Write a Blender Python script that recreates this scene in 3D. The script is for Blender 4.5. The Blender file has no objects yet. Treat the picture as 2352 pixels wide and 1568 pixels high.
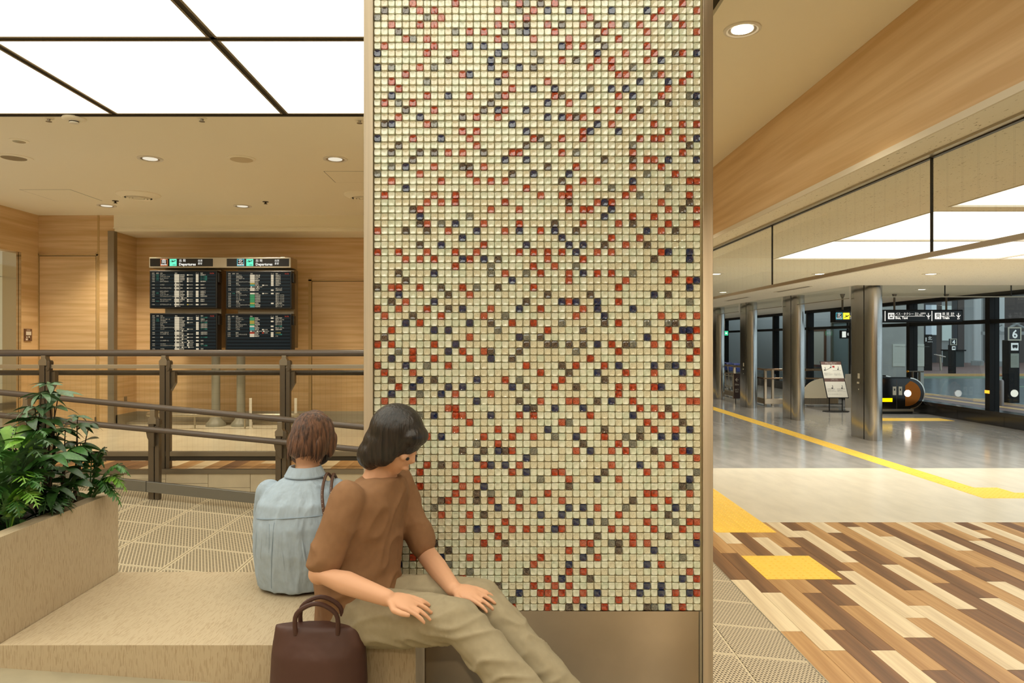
import bpy, math, random
from mathutils import Vector, Matrix
random.seed(7)
sc = bpy.context.scene
C = sc.collection
H = 1.9            # camera height over the lower floor
F, CX, CY = 1587.0, 1150.0, 782.0   # focal length and vanishing point in 2352x1568 pixels

# ------------------------------------------------------------ camera, world, exposure
cam_d = bpy.data.cameras.new('camera'); cam = bpy.data.objects.new('camera', cam_d); C.objects.link(cam)
cam.location = (0, 0, H); cam.rotation_euler = (math.pi/2, 0, 0)
cam_d.sensor_width = 36.0; cam_d.lens = F/2352*36.0
cam_d.shift_x = 26/2352; cam_d.shift_y = -2/2352
cam_d.clip_start = 0.05; cam_d.clip_end = 300
sc.camera = cam
W = bpy.data.worlds.new('overcast_sky'); sc.world = W; W.use_nodes = True
bg = W.node_tree.nodes['Background']; bg.inputs[0].default_value = (0.70, 0.80, 0.86, 1); bg.inputs[1].default_value = 1.1
sc.view_settings.view_transform = 'Standard'; sc.view_settings.look = 'None'
sc.view_settings.gamma = 1.0; sc.view_settings.use_curve_mapping = False
sc.view_settings.exposure = 0.2
WARM = (1.0, 0.955, 0.80)
NEUT = (1.0, 0.96, 0.88)
L_LUM, L_HALL = 2.1, 2.0     # radiance of the luminous ceilings

# ------------------------------------------------------------ helpers
def lin(c):
    return tuple(((v/255)/12.92 if v/255 <= 0.04045 else ((v/255+0.055)/1.055)**2.4) for v in c)

def mat(name, rgb, rough=0.5, metal=0.0, spec=0.5, coat=0.0, emit=None, estr=1.0, noise=None, bump=None, aniso=0.0, tint2=None, sheen=0):
    """noise=(scale xyz, amount, detail) varies colour; bump=(scale xyz, strength, distance)"""
    m = bpy.data.materials.new(name); m.use_nodes = True
    nt = m.node_tree; b = nt.nodes['Principled BSDF']
    col = lin(rgb)
    b.inputs['Base Color'].default_value = (*col, 1)
    b.inputs['Roughness'].default_value = rough; b.inputs['Metallic'].default_value = metal
    b.inputs['Specular IOR Level'].default_value = spec
    b.inputs['Coat Weight'].default_value = coat; b.inputs['Coat Roughness'].default_value = 0.08
    if emit:
        b.inputs['Emission Color'].default_value = (*emit, 1); b.inputs['Emission Strength'].default_value = estr
    if noise or bump:
        tc = nt.nodes.new('ShaderNodeTexCoord')
    if noise:
        mp = nt.nodes.new('ShaderNodeMapping'); mp.inputs['Scale'].default_value = noise[0]
        n = nt.nodes.new('ShaderNodeTexNoise'); n.inputs['Detail'].default_value = noise[2] if len(noise) > 2 else 4
        n.inputs['Scale'].default_value = 1.0
        r = nt.nodes.new('ShaderNodeValToRGB'); a = noise[1]
        c2 = lin(tint2) if tint2 else tuple(v*(1-a) for v in col)
        r.color_ramp.elements[0].color = (*c2, 1); r.color_ramp.elements[0].position = .35
        r.color_ramp.elements[1].color = (*[min(1, v*(1+a*.35)) for v in col], 1); r.color_ramp.elements[1].position = .65
        nt.links.new(tc.outputs['Object'], mp.inputs[0]); nt.links.new(mp.outputs[0], n.inputs['Vector'])
        nt.links.new(n.outputs[0], r.inputs[0]); nt.links.new(r.outputs[0], b.inputs['Base Color'])
    if bump:
        mp2 = nt.nodes.new('ShaderNodeMapping'); mp2.inputs['Scale'].default_value = bump[0]
        n2 = nt.nodes.new('ShaderNodeTexNoise'); n2.inputs['Scale'].default_value = 1.0; n2.inputs['Detail'].default_value = 3
        bp = nt.nodes.new('ShaderNodeBump'); bp.inputs['Strength'].default_value = bump[1]; bp.inputs['Distance'].default_value = bump[2]
        nt.links.new(tc.outputs['Object'], mp2.inputs[0]); nt.links.new(mp2.outputs[0], n2.inputs['Vector'])
        nt.links.new(n2.outputs[0], bp.inputs['Height']); nt.links.new(bp.outputs[0], b.inputs['Normal'])
    if aniso:
        b.inputs['Anisotropic'].default_value = aniso; b.inputs['Anisotropic Rotation'].default_value = .25
        tg = nt.nodes.new('ShaderNodeTangent'); tg.direction_type = 'RADIAL'; tg.axis = 'Z'
        nt.links.new(tg.outputs[0], b.inputs['Tangent'])
    return m

def glow(name, rgb, strength):
    m = bpy.data.materials.new(name); m.use_nodes = True; nt = m.node_tree
    for n in list(nt.nodes): nt.nodes.remove(n)
    e = nt.nodes.new('ShaderNodeEmission'); e.inputs[0].default_value = (*rgb, 1); e.inputs[1].default_value = strength
    o = nt.nodes.new('ShaderNodeOutputMaterial'); nt.links.new(e.outputs[0], o.inputs[0])
    return m

def pane_mat(name, tint=(0.93, .96, .94), refl=1.0, wires=None, axis=0, rough=0.0):
    """thin sheet of glass: clear body, fresnel reflection, optional fine wires every wires metres"""
    m = bpy.data.materials.new(name); m.use_nodes = True; nt = m.node_tree
    for n in list(nt.nodes): nt.nodes.remove(n)
    t = nt.nodes.new('ShaderNodeBsdfTransparent'); t.inputs[0].default_value = (*[v**.5 for v in tint], 1)
    g = nt.nodes.new('ShaderNodeBsdfGlossy'); g.inputs['Roughness'].default_value = rough
    fr = nt.nodes.new('ShaderNodeFresnel'); fr.inputs[0].default_value = 1.5
    gb = nt.nodes.new('ShaderNodeNewGeometry'); io = nt.nodes.new('ShaderNodeMath'); io.operation = 'MULTIPLY_ADD'
    io.inputs[1].default_value = 1/1.5-1.5; io.inputs[2].default_value = 1.5
    nt.links.new(gb.outputs['Backfacing'], io.inputs[0]); nt.links.new(io.outputs[0], fr.inputs[0])
    mu = nt.nodes.new('ShaderNodeMath'); mu.operation = 'MULTIPLY'; mu.inputs[1].default_value = refl*.6; mu.use_clamp = True
    mx = nt.nodes.new('ShaderNodeMixShader'); o = nt.nodes.new('ShaderNodeOutputMaterial')
    nt.links.new(fr.outputs[0], mu.inputs[0]); nt.links.new(mu.outputs[0], mx.inputs[0])
    nt.links.new(t.outputs[0], mx.inputs[1]); nt.links.new(g.outputs[0], mx.inputs[2])
    last = mx
    if wires:
        tc = nt.nodes.new('ShaderNodeTexCoord'); sp = nt.nodes.new('ShaderNodeSeparateXYZ')
        nt.links.new(tc.outputs['Object'], sp.inputs[0])
        outs = []
        for ax in (axis, 2):
            if ax == 2 and wires[1] is None: continue
            w = wires[0] if ax == axis else wires[1]
            d = nt.nodes.new('ShaderNodeMath'); d.operation = 'DIVIDE'; d.inputs[1].default_value = w
            f_ = nt.nodes.new('ShaderNodeMath'); f_.operation = 'FRACT'
            l = nt.nodes.new('ShaderNodeMath'); l.operation = 'LESS_THAN'; l.inputs[1].default_value = wires[2]/w
            nt.links.new(sp.outputs[ax], d.inputs[0]); nt.links.new(d.outputs[0], f_.inputs[0]); nt.links.new(f_.outputs[0], l.inputs[0])
            outs.append(l)
        k = outs[0]
        if len(outs) > 1:
            k = nt.nodes.new('ShaderNodeMath'); k.operation = 'MAXIMUM'
            nt.links.new(outs[0].outputs[0], k.inputs[0]); nt.links.new(outs[1].outputs[0], k.inputs[1])
        sc_ = nt.nodes.new('ShaderNodeMath'); sc_.operation = 'MULTIPLY'; sc_.inputs[1].default_value = wires[3]
        nt.links.new(k.outputs[0], sc_.inputs[0])
        df = nt.nodes.new('ShaderNodeBsdfDiffuse'); df.inputs[0].default_value = (.12, .1, .07, 1)
        m2 = nt.nodes.new('ShaderNodeMixShader')
        nt.links.new(sc_.outputs[0], m2.inputs[0]); nt.links.new(mx.outputs[0], m2.inputs[1]); nt.links.new(df.outputs[0], m2.inputs[2])
        last = m2
    nt.links.new(last.outputs[0], o.inputs[0])
    return m

class MB:
    def __init__(s): s.v = []; s.f = []; s.m = []
    def face(s, idx, m=0): s.f.append(tuple(idx)); s.m.append(m)
    def hexa(s, c, m=0):
        o = len(s.v); s.v += [tuple(p) for p in c]
        for q in ((0,3,2,1),(4,5,6,7),(0,1,5,4),(1,2,6,5),(2,3,7,6),(3,0,4,7)): s.face([o+i for i in q], m)
        return s
    def box(s, x0, x1, y0, y1, z0, z1, m=0):
        return s.hexa([(x0,y0,z0),(x1,y0,z0),(x1,y1,z0),(x0,y1,z0),(x0,y0,z1),(x1,y0,z1),(x1,y1,z1),(x0,y1,z1)], m)
    def quad(s, a, b, c, d, m=0):
        o = len(s.v); s.v += [tuple(a), tuple(b), tuple(c), tuple(d)]; s.face((o,o+1,o+2,o+3), m); return s
    def prism(s, poly, lo, hi, axis='z', m=0):
        """poly of 2-D points extruded lo..hi along axis (x: pts are y,z; y: pts are x,z; z: pts are x,y)"""
        mk = {'z': lambda p, h: (p[0], p[1], h), 'y': lambda p, h: (p[0], h, p[1]), 'x': lambda p, h: (h, p[0], p[1])}[axis]
        o = len(s.v); n = len(poly)
        s.v += [mk(p, lo) for p in poly] + [mk(p, hi) for p in poly]
        s.face([o+i for i in range(n)][::-1], m); s.face([o+n+i for i in range(n)], m)
        for i in range(n): s.face((o+i, o+(i+1) % n, o+n+(i+1) % n, o+n+i), m)
        return s
    def tube(s, pts, r, n=10, m=0, sq=1.0, cap=True):
        pts = [Vector(p) for p in pts]; k = len(pts)
        rs = r if isinstance(r, (list, tuple)) else [r]*k
        o = len(s.v); up = None
        for i, p in enumerate(pts):
            d = (pts[min(i+1, k-1)] - pts[max(i-1, 0)]).normalized()
            if up is None:
                up = Vector((0, 0, 1)) if abs(d.z) < .9 else Vector((0, 1, 0))
            a = d.cross(up).normalized(); up = a.cross(d).normalized()
            for j in range(n):
                t = 2*math.pi*j/n
                s.v.append(tuple(p + a*math.cos(t)*rs[i] + up*math.sin(t)*rs[i]*sq))
        for i in range(k-1):
            for j in range(n):
                a_, b_ = o+i*n+j, o+i*n+(j+1) % n
                s.face((a_, b_, b_+n, a_+n), m)
        if cap:
            s.face([o+j for j in range(n)][::-1], m); s.face([o+(k-1)*n+j for j in range(n)], m)
        return s
    def lathe(s, prof, n=20, c=(0,0,0), m=0, axis='z', cap=True):
        o = len(s.v)
        for r, z in prof:
            for j in range(n):
                t = 2*math.pi*j/n; x, y = r*math.cos(t), r*math.sin(t)
                if axis == 'z': s.v.append((c[0]+x, c[1]+y, c[2]+z))
                elif axis == 'y': s.v.append((c[0]+x, c[1]+z, c[2]+y))
                else: s.v.append((c[0]+z, c[1]+x, c[2]+y))
        for i in range(len(prof)-1):
            for j in range(n):
                a_, b_ = o+i*n+j, o+i*n+(j+1) % n
                s.face((a_, b_, b_+n, a_+n), m)
        if cap:
            s.face([o+j for j in range(n)][::-1], m); s.face([o+(len(prof)-1)*n+j for j in range(n)], m)
        return s
    def ell(s, c, r, n=14, k=9, m=0, R=None):
        o = len(s.v)
        for i in range(k+1):
            th = math.pi*i/k
            for j in range(n):
                ph = 2*math.pi*j/n
                p = Vector((r[0]*math.sin(th)*math.cos(ph), r[1]*math.sin(th)*math.sin(ph), r[2]*math.cos(th)))
                if R: p = R @ p
                s.v.append(tuple(p + Vector(c)))
        for i in range(k):
            for j in range(n):
                a_, b_ = o+i*n+j, o+i*n+(j+1) % n
                s.face((a_, a_+n, b_+n, b_), m)
        return s
    def mesh(s, name, mats, off=(0,0,0), smooth=False):
        me = bpy.data.meshes.new(name)
        vv = [(a-off[0], b-off[1], c-off[2]) for a, b, c in s.v]
        me.from_pydata(vv, [], s.f)
        for mm in (mats if isinstance(mats, (list, tuple)) else [mats]): me.materials.append(mm)
        if len(me.materials) > 1: me.polygons.foreach_set('material_index', s.m)
        me.validate(); me.update()
        if smooth:
            me.polygons.foreach_set('use_smooth', [True]*len(me.polygons)); me.set_sharp_from_angle(angle=math.radians(38 if smooth is True else smooth))
        return me

def wloc(o):
    l = Vector((0, 0, 0))
    while o: l += o.location; o = o.parent
    return l
def obj(name, mb, mats, parent=None, smooth=False, bevel=0, at=None, world=True, **props):
    """one mesh object; vertices given in world coordinates unless world=False; at = own origin"""
    off = Vector((0, 0, 0))
    pl = wloc(parent) if parent else Vector((0, 0, 0))
    if world:
        org = Vector(at) if at else pl
        off = org
    me = mb.mesh(name, mats, off, smooth) if isinstance(mb, MB) else mb
    o = bpy.data.objects.new(name, me); C.objects.link(o)
    if parent: o.parent = parent
    if world: o.location = org - pl
    elif at: o.location = at
    if bevel:
        bv = o.modifiers.new('b', 'BEVEL'); bv.width = bevel; bv.segments = 2; bv.limit_method = 'ANGLE'
    for k, v in props.items():
        if v: o[{'cat': 'category'}.get(k, k)] = v
    return o
def thing(name, label, cat, loc, group=None, kind=None):
    o = bpy.data.objects.new(name, None); C.objects.link(o); o.location = loc; o.empty_display_size = .1
    if label: o['label'] = label
    if cat: o['category'] = cat
    if group: o['group'] = group
    if kind: o['kind'] = kind
    return o
def struct(name, mb, mats, label, cat, **k):
    return obj(name, mb, mats, kind='structure', label=label, cat=cat, **k)
def copy_tree(o, parent=None):
    c = o.copy(); C.objects.link(c)
    if parent: c.parent = parent
    for ch in list(o.children): copy_tree(ch, c)
    return c
def P(x, y, d): return Vector(((x-CX)*d/F, d, H-(y-CY)*d/F))

TS = bpy.data.scenes.new('lettering_workspace')
def text_mesh(body, size, align='LEFT', bold=0.0, space=1.0, line=1.0, xs=1.0):
    if any(ord(ch_) > 0x2E00 for ch_ in body): bold = 0.0
    cu = bpy.data.curves.new('t', 'FONT'); cu.body = body; cu.size = size; cu.align_x = align; cu.align_y = 'CENTER'
    cu.space_line = line; cu.space_character = space; cu.resolution_u = 2; cu.offset = bold; cu.extrude = 0.0
    o = bpy.data.objects.new('t', cu); TS.collection.objects.link(o)
    with bpy.context.temp_override(scene=TS, view_layer=TS.view_layers[0]):
        dg = bpy.context.evaluated_depsgraph_get()
    dg.update()
    me = bpy.data.meshes.new_from_object(o.evaluated_get(dg))
    bpy.data.objects.remove(o); bpy.data.curves.remove(cu)
    if xs != 1.0:
        for v in me.vertices: v.co.x *= xs
    return me
ROTF = Matrix.Rotation(math.pi/2, 4, 'X')      # text plane facing -Y
def text(body, pos, size, m, parent, name='lettering', rot=ROTF, **k):
    """flat lettering at world pos, facing -Y by default"""
    me = text_mesh(body, size, **k); me.transform(rot); me.name = name
    me.materials.clear(); me.materials.append(m)
    o = bpy.data.objects.new(name, me); C.objects.link(o); o.parent = parent
    o.location = Vector(pos) - wloc(parent)
    return o

# ------------------------------------------------------------ materials
def wood_mat(name, rgb, rgb2, axis='x', rough=.4, s=1.0, coat=0.0):
    sc_ = {'x': (1.0*s, 1.0*s, 22*s), 'y': (30*s, 1.0*s, 30*s), 'yw': (2*s, .6*s, 16*s)}[axis]
    m = mat(name, rgb, rough=rough, noise=(sc_, .2, 5), tint2=rgb2, spec=.35, coat=coat)
    return m
M = {}
M['oak'] = wood_mat('oak_veneer', (222,192,148), (208,172,122), 'x')
M['oak_y'] = wood_mat('oak_veneer_long', (222,192,148), (208,172,122), 'yw')
M['ceil'] = mat('ceiling_paint', (250,242,220), rough=.85, spec=.2, bump=((90,90,90), .1, .002))
M['hallceil'] = mat('mineral_board', (236,230,214), rough=.9, spec=.1)
M['trimw'] = mat('pale_trim', (222,212,190), rough=.5)
M['alu'] = mat('satin_aluminium', (184,176,158), rough=.38, metal=.85)
M['steel'] = mat('brushed_steel', (206,190,166), rough=.42, metal=1.0, aniso=.95, noise=((60,60,1.2), .12, 3))
M['panelsteel'] = mat('scuffed_steel_panel', (168,150,124), rough=.4, metal=1.0, aniso=1.0, noise=((4,4,4), .10, 6))
M['bronze'] = mat('bronze_anodised_metal', (112,102,88), rough=.42, metal=.8)
M['bronze_l'] = mat('light_bronze_metal', (152,142,124), rough=.42, metal=.8)
M['rail'] = mat('brown_vinyl_rail', (92,80,70), rough=.38, spec=.6)
M['chrome'] = mat('mirror_steel', (215,210,200), rough=.06, metal=1.0)
M['black'] = mat('black_plastic', (18,17,16), rough=.35)
M['blackm'] = mat('black_metal', (20,19,18), rough=.5, spec=.25)
M['dark'] = mat('dark_recess', (60,52,38), rough=.8)
M['diff'] = glow('light_diffuser', WARM, L_LUM)
M['diffh'] = glow('hall_light_diffuser', NEUT, L_HALL)
M['lampw'] = glow('lamp_glow', (1, .9, .7), 9)
M['lampd'] = glow('dim_lamp_glow', (1,.9,.7), .75)
M['white'] = mat('white_plastic', (232,226,212), rough=.5)
M['plank1'] = wood_mat('pale_plank', (226,208,172), (210,188,150), 'y', .36, .9)
M['plank2'] = wood_mat('tan_plank', (190,150,100), (168,126,76), 'y', .36, .9)
M['plank3'] = wood_mat('dark_plank', (134,96,62), (104,74,48), 'y', .36, .8)
M['greyv'] = mat('grey_marbled_vinyl', (172,168,160), rough=.13, spec=.6, noise=((5,1.6,5), .16, 8), bump=((3,3,3), .12, .01))
M['creamv'] = mat('cream_marbled_vinyl', (226,216,192), rough=.24, noise=((6,2,6), .07, 8), bump=((4,4,4), .1, .006))
M['yellow'] = mat('yellow_tactile', (250,206,84), rough=.42)
M['laneg'] = mat('grey_lane_floor', (168,158,132), rough=.5, noise=((8,8,8), .1, 5))
M['subst'] = mat('floor_bed', (70,60,45), rough=.9)
M['grout'] = mat('tile_grout', (186,174,134), rough=.75)

def streak_stone():
    m = bpy.data.materials.new('streaked_stone'); m.use_nodes = True; nt = m.node_tree; b = nt.nodes['Principled BSDF']
    tc = nt.nodes.new('ShaderNodeTexCoord'); geo = nt.nodes.new('ShaderNodeNewGeometry')
    # elongated short dashes: stretch along Z on upright faces, along Y on level faces
    sep = nt.nodes.new('ShaderNodeSeparateXYZ'); nt.links.new(geo.outputs['Normal'], sep.inputs[0])
    ab = nt.nodes.new('ShaderNodeMath'); ab.operation = 'ABSOLUTE'; nt.links.new(sep.outputs[2], ab.inputs[0])
    ns = []
    for s_ in ((330,330,40), (330,40,330)):
        mp = nt.nodes.new('ShaderNodeMapping'); mp.inputs['Scale'].default_value = s_
        n = nt.nodes.new('ShaderNodeTexVoronoi'); n.inputs['Scale'].default_value = 1.0
        nt.links.new(tc.outputs['Object'], mp.inputs[0]); nt.links.new(mp.outputs[0], n.inputs['Vector']); ns.append(n)
    mx = nt.nodes.new('ShaderNodeMix'); mx.data_type = 'RGBA'
    nt.links.new(ab.outputs[0], mx.inputs[0]); nt.links.new(ns[0].outputs['Color'], mx.inputs[6]); nt.links.new(ns[1].outputs['Color'], mx.inputs[7])
    r = nt.nodes.new('ShaderNodeValToRGB'); r.color_ramp.elements[0].position = .05; r.color_ramp.elements[1].position = .45
    r.color_ramp.elements[0].color = (*lin((178,157,127)), 1); r.color_ramp.elements[1].color = (*lin((195,177,147)), 1)
    s2 = nt.nodes.new('ShaderNodeSeparateColor'); nt.links.new(mx.outputs[2], s2.inputs[0]); nt.links.new(s2.outputs[0], r.inputs[0])
    nt.links.new(r.outputs[0], b.inputs['Base Color']); b.inputs['Roughness'].default_value = .42; b.inputs['Specular IOR Level'].default_value = .4
    return m
M['stone'] = streak_stone()

def mat_tile():
    """pale tile with rows of small dark staggered dashes and a plain rim"""
    m = bpy.data.materials.new('dashed_ramp_tile'); m.use_nodes = True; nt = m.node_tree; b = nt.nodes['Principled BSDF']
    tc = nt.nodes.new('ShaderNodeTexCoord'); sp = nt.nodes.new('ShaderNodeSeparateXYZ'); nt.links.new(tc.outputs['Object'], sp.inputs[0])
    def mt(op, a, b_=None, clamp=False):
        n = nt.nodes.new('ShaderNodeMath'); n.operation = op; n.use_clamp = clamp
        for i, q in enumerate((a, b_)):
            if q is None: continue
            if isinstance(q, (int, float)): n.inputs[i].default_value = q
            else: nt.links.new(q, n.inputs[i])
        return n.outputs[0]
    py, px = .0225, .0225
    row = mt('FLOOR', mt('DIVIDE', sp.outputs[1], py))
    fy = mt('FRACT', mt('DIVIDE', sp.outputs[1], py))
    fx = mt('FRACT', mt('ADD', mt('DIVIDE', sp.outputs[0], px), mt('ADD', mt('MULTIPLY', row, .44), mt('MULTIPLY', fy, .25))))
    d = mt('MULTIPLY', mt('LESS_THAN', fx, .66), mt('LESS_THAN', fy, .62))
    ex = mt('LESS_THAN', mt('ABSOLUTE', sp.outputs[0]), .212)
    ey = mt('LESS_THAN', mt('ABSOLUTE', sp.outputs[1]), .213)
    k = mt('MULTIPLY', d, mt('MULTIPLY', ex, ey))
    mx = nt.nodes.new('ShaderNodeMix'); mx.data_type = 'RGBA'; nt.links.new(k, mx.inputs[0])
    mx.inputs[6].default_value = (*lin((206,192,162)), 1); mx.inputs[7].default_value = (*lin((88,74,54)), 1)
    nt.links.new(mx.outputs[2], b.inputs['Base Color']); b.inputs['Roughness'].default_value = .5
    bp = nt.nodes.new('ShaderNodeBump'); bp.inputs['Strength'].default_value = .5; bp.inputs['Distance'].default_value = .002; bp.invert = True
    nt.links.new(k, bp.inputs['Height']); nt.links.new(bp.outputs[0], b.inputs['Normal'])
    return m
M['ramptile'] = mat_tile()

def speckle_board():
    m = bpy.data.materials.new('fissured_ceiling_board'); m.use_nodes = True; nt = m.node_tree; b = nt.nodes['Principled BSDF']
    tc = nt.nodes.new('ShaderNodeTexCoord'); mp = nt.nodes.new('ShaderNodeMapping'); mp.inputs['Scale'].default_value = (95, 32, 60)
    n = nt.nodes.new('ShaderNodeTexNoise'); n.inputs['Scale'].default_value = 1; n.inputs['Detail'].default_value = 2
    r = nt.nodes.new('ShaderNodeValToRGB'); r.color_ramp.elements[0].position = .28; r.color_ramp.elements[1].position = .34
    r.color_ramp.elements[0].color = (*lin((158,148,124)), 1); r.color_ramp.elements[1].color = (*lin((242,237,222)), 1)
    nt.links.new(tc.outputs['Object'], mp.inputs[0]); nt.links.new(mp.outputs[0], n.inputs['Vector']); nt.links.new(n.outputs[0], r.inputs[0])
    nt.links.new(r.outputs[0], b.inputs['Base Color']); b.inputs['Roughness'].default_value = .9; b.inputs['Specular IOR Level'].default_value = .1
    return m
M['speck'] = speckle_board()
M['glass_guard'] = pane_mat('wired_guard_glass', (.93,.93,.88), .9, wires=(.05, .1, .0012, .16))
M['glass_smoke'] = pane_mat('smoke_screen_glass', (.93,.955,.92), 1.0, wires=(.12, None, .0015, .18), axis=1)
M['glass_win'] = pane_mat('window_glass', (.80,.88,.88), .9)
M['glass_hall'] = pane_mat('clear_screen_glass', (.92,.96,.94), 1.0)

# ================================================================== SETTING
ZC, ZH, ZR = 3.64, 2.925, 2.985          # near ceiling, hall ceiling, raised far ceiling
XW, XG, XWIN = 2.135, 2.38, 11.1         # fascia, smoke screen, window wall
ramp_z = lambda x: max(0.0, min(.7, .1*(1.82-x)))

# ---- lower floor: bed, grey zone, cream zone, plank zone
fl = struct('floor', MB().box(.85, XWIN+.3, 10.3, 38, -.2, 0), M['greyv'], 'shiny grey marbled vinyl floor of the far hall around the steel pillars', 'floor')
struct('floor', MB().box(1.82, XWIN+.3, 7.23, 10.3, -.2, 0), M['creamv'], 'cream marbled vinyl floor band between the planks and the grey vinyl', 'floor')
struct('floor', MB().box(.85, XWIN+.3, -5, 3.17, -.2, -.001).box(-.5, 1.82, 6.45, 10.3, -.2, -.001), M['laneg'], 'grey floor of the lower level beside the mosaic pillar', 'floor')
plank_fl = struct('floor', MB().box(1.82, XWIN+.3, 3.17, 7.23, -.2, -.007), M['subst'], 'striped floor of pale, tan and dark wood planks', 'floor')
PL = {'W': M['plank1'], 'T': M['plank2'], 'D': M['plank3']}
yd = lambda y: H*F/(y-CY)
# column left edge -> colour runs, far to near, with the pixel row of every joint
runs = [
 (1.82, 'T', 1232,'D', 1330.8,'W',1449.2,'T'),
 (1.97, 'T', 1269.6,'D',1359.9,'W',1493.6,'T'),
 (2.12, 'W', 1247.9,'T',1445.9,'D'),
 (2.27, 'D', 1360.9-50,'T',1360.9,'D',1492.9,'W'),
 (2.425,'T',1233.6,'W',1300,'D',1390,'T',1538.5,'D'),
 (2.58, 'T',1256.1,'D',1341.8,'W',1463.5,'D'),
 (2.775,'W',1233.3,'D',1310.5,'W',1418.3,'T'),
 (2.922,'D',1218.3,'W',1291,'T',1390.2,'W',1537.7,'D'),
 (3.077,'T',1265,'D',1355,'T'),
 (3.23, 'W',1222.9,'D',1296,'W',1398.2,'D'),
 (3.38, 'T',1338.5,'D'),
 (3.53, 'D',1209.6,'W',1279.1,'D',1372.9,'W'),
 (3.68, 'T',1231.3,'W',1309,'T'),
 (3.83, 'D',1251,'D',1335,'W'),
 (3.98, 'T',1302.3,'D'),
 (4.13, 'W',1264,'T'),
 (4.287,'T',1216.4,'D'),
 (4.44, 'T',1241.3,'W'),
 (4.59, 'W',1235.6,'D'),
 (4.737,'D',1217,'T'),
 (4.885,'W',1262,'D'),
 (5.03, 'T',1250,'W'),
 (5.18, 'D',1240,'T'),
 (5.33, 'T',1225,'D'),
 (5.48, 'W',1235,'T'),
]
pl_me = {}
def plank(parent, x0, x1, y0, y1, z, col, zt=.0066):
    g = .0006
    key = (col, round(x1-x0, 3), round(y1-y0, 2))
    if key not in pl_me:
        w, l = (x1-x0)/2-g, (y1-y0)/2-g
        b = MB(); c = .0008; t = zt
        b.hexa([(-w,-l,0),(w,-l,0),(w,l,0),(-w,l,0),(-w+c,-l+c,t),(w-c,-l+c,t),(w-c,l-c,t),(-w+c,l-c,t)])
        pl_me[key] = b.mesh('plank', PL[col])
    o = bpy.data.objects.new('plank', pl_me[key]); C.objects.link(o); o.parent = parent
    o.location = Vector(((x0+x1)/2, (y0+y1)/2, z)) - wloc(parent)
for i, r in enumerate(runs):
    x0 = r[0]; x1 = runs[i+1][0] if i+1 < len(runs) else 5.63
    ys = [7.23] + [yd(v) for v in r[2::2]] + [3.17]; cols = r[1::2]
    for k, c_ in enumerate(cols):
        plank(plank_fl, x0, x1, ys[k+1], ys[k], -.007, c_)
erd = random.Random(11)
for i in range(18):
    x0 = 5.63+.15*i; yy0 = 3.17+erd.uniform(.3, .9); ya = 3.17; lastc = 'T'
    while ya < 7.23:
        yb_ = min(7.23, yy0); lastc = erd.choice([c for c in 'WTD' if c != lastc])
        plank(plank_fl, x0, x0+.15, ya, yb_, -.007, lastc); ya = yb_; yy0 += erd.choice((.6,.75,.9,1.2))
# ramp surface of dashed tiles
sl = MB(); sl.hexa([(-5.2,3.17,.3),(1.82,3.17,-.2),(1.82,6.42,-.2),(-5.2,6.42,.3),(-5.2,3.17,.694),(1.82,3.17,-.008),(1.82,6.42,-.008),(-5.2,6.42,.694)])
ramp = struct('floor', sl, M['subst'], 'sloping ramp floor laid with dashed beige tiles', 'ramp')
ang = math.atan(.1); me_t = {}
for i in range(-1, 15):
    xr = 1.394-.4515*i; xl = xr-.4515
    if i == -1: xr = 1.82
    for j in range(7):
        y0 = 3.17+.455*j; cx = (xl+xr)/2; w = (xr-xl)/2-.0012
        k = 'e' if i == -1 else 'n'
        if k not in me_t:
            me_t[k] = MB().hexa([(-w,-.2263,0),(w,-.2263,0),(w,.2263,0),(-w,.2263,0),(-w+.001,-.2253,.0078),(w-.001,-.2253,.0078),(w-.001,.2253,.0078),(-w+.001,.2253,.0078)]).mesh('tile', M['ramptile'])
        o = bpy.data.objects.new('tile', me_t[k]); C.objects.link(o); o.parent = ramp
        o.location = (cx, y0+.2275, .1*(1.82-cx)-.008); o.rotation_euler = (0, ang, 0)
trimb = struct('trim_1', MB().box(1.818, 1.826, 3.17, 6.42, -.1, .0015), M['alu'], 'thin metal strip between the dashed ramp tiles and the planks', 'trim')
# raised floor on the upper level
up_w = struct('floor', MB().box(-6.42, -.5, 6.45, 7.23, .3, .693), M['subst'], 'raised floor edge of striped planks behind the ramp guard rail', 'floor')
for k in range(39):
    x0 = -6.4+.15*k
    yj = 6.45+random.choice((.15,.3,.45,.6)); c1 = random.choice('WTTD'); c2 = random.choice([c for c in 'WTD' if c != c1])
    if random.random() < .55:
        plank(up_w, x0, x0+.15, 6.45, yj, .693, c1); plank(up_w, x0, x0+.15, yj, 7.23, .693, c2)
    else: plank(up_w, x0, x0+.15, 6.45, 7.23, .693, c1)
struct('floor', MB().box(-9.2, -.5, 7.23, 10.25, .3, .7).box(-9.2,-6.42,6.45,7.23,.3,.7).box(-9.2,-6.4,10.25,13,.3,.7), M['creamv'], 'cream vinyl floor of the raised level in front of the oak wall', 'floor')
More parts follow.
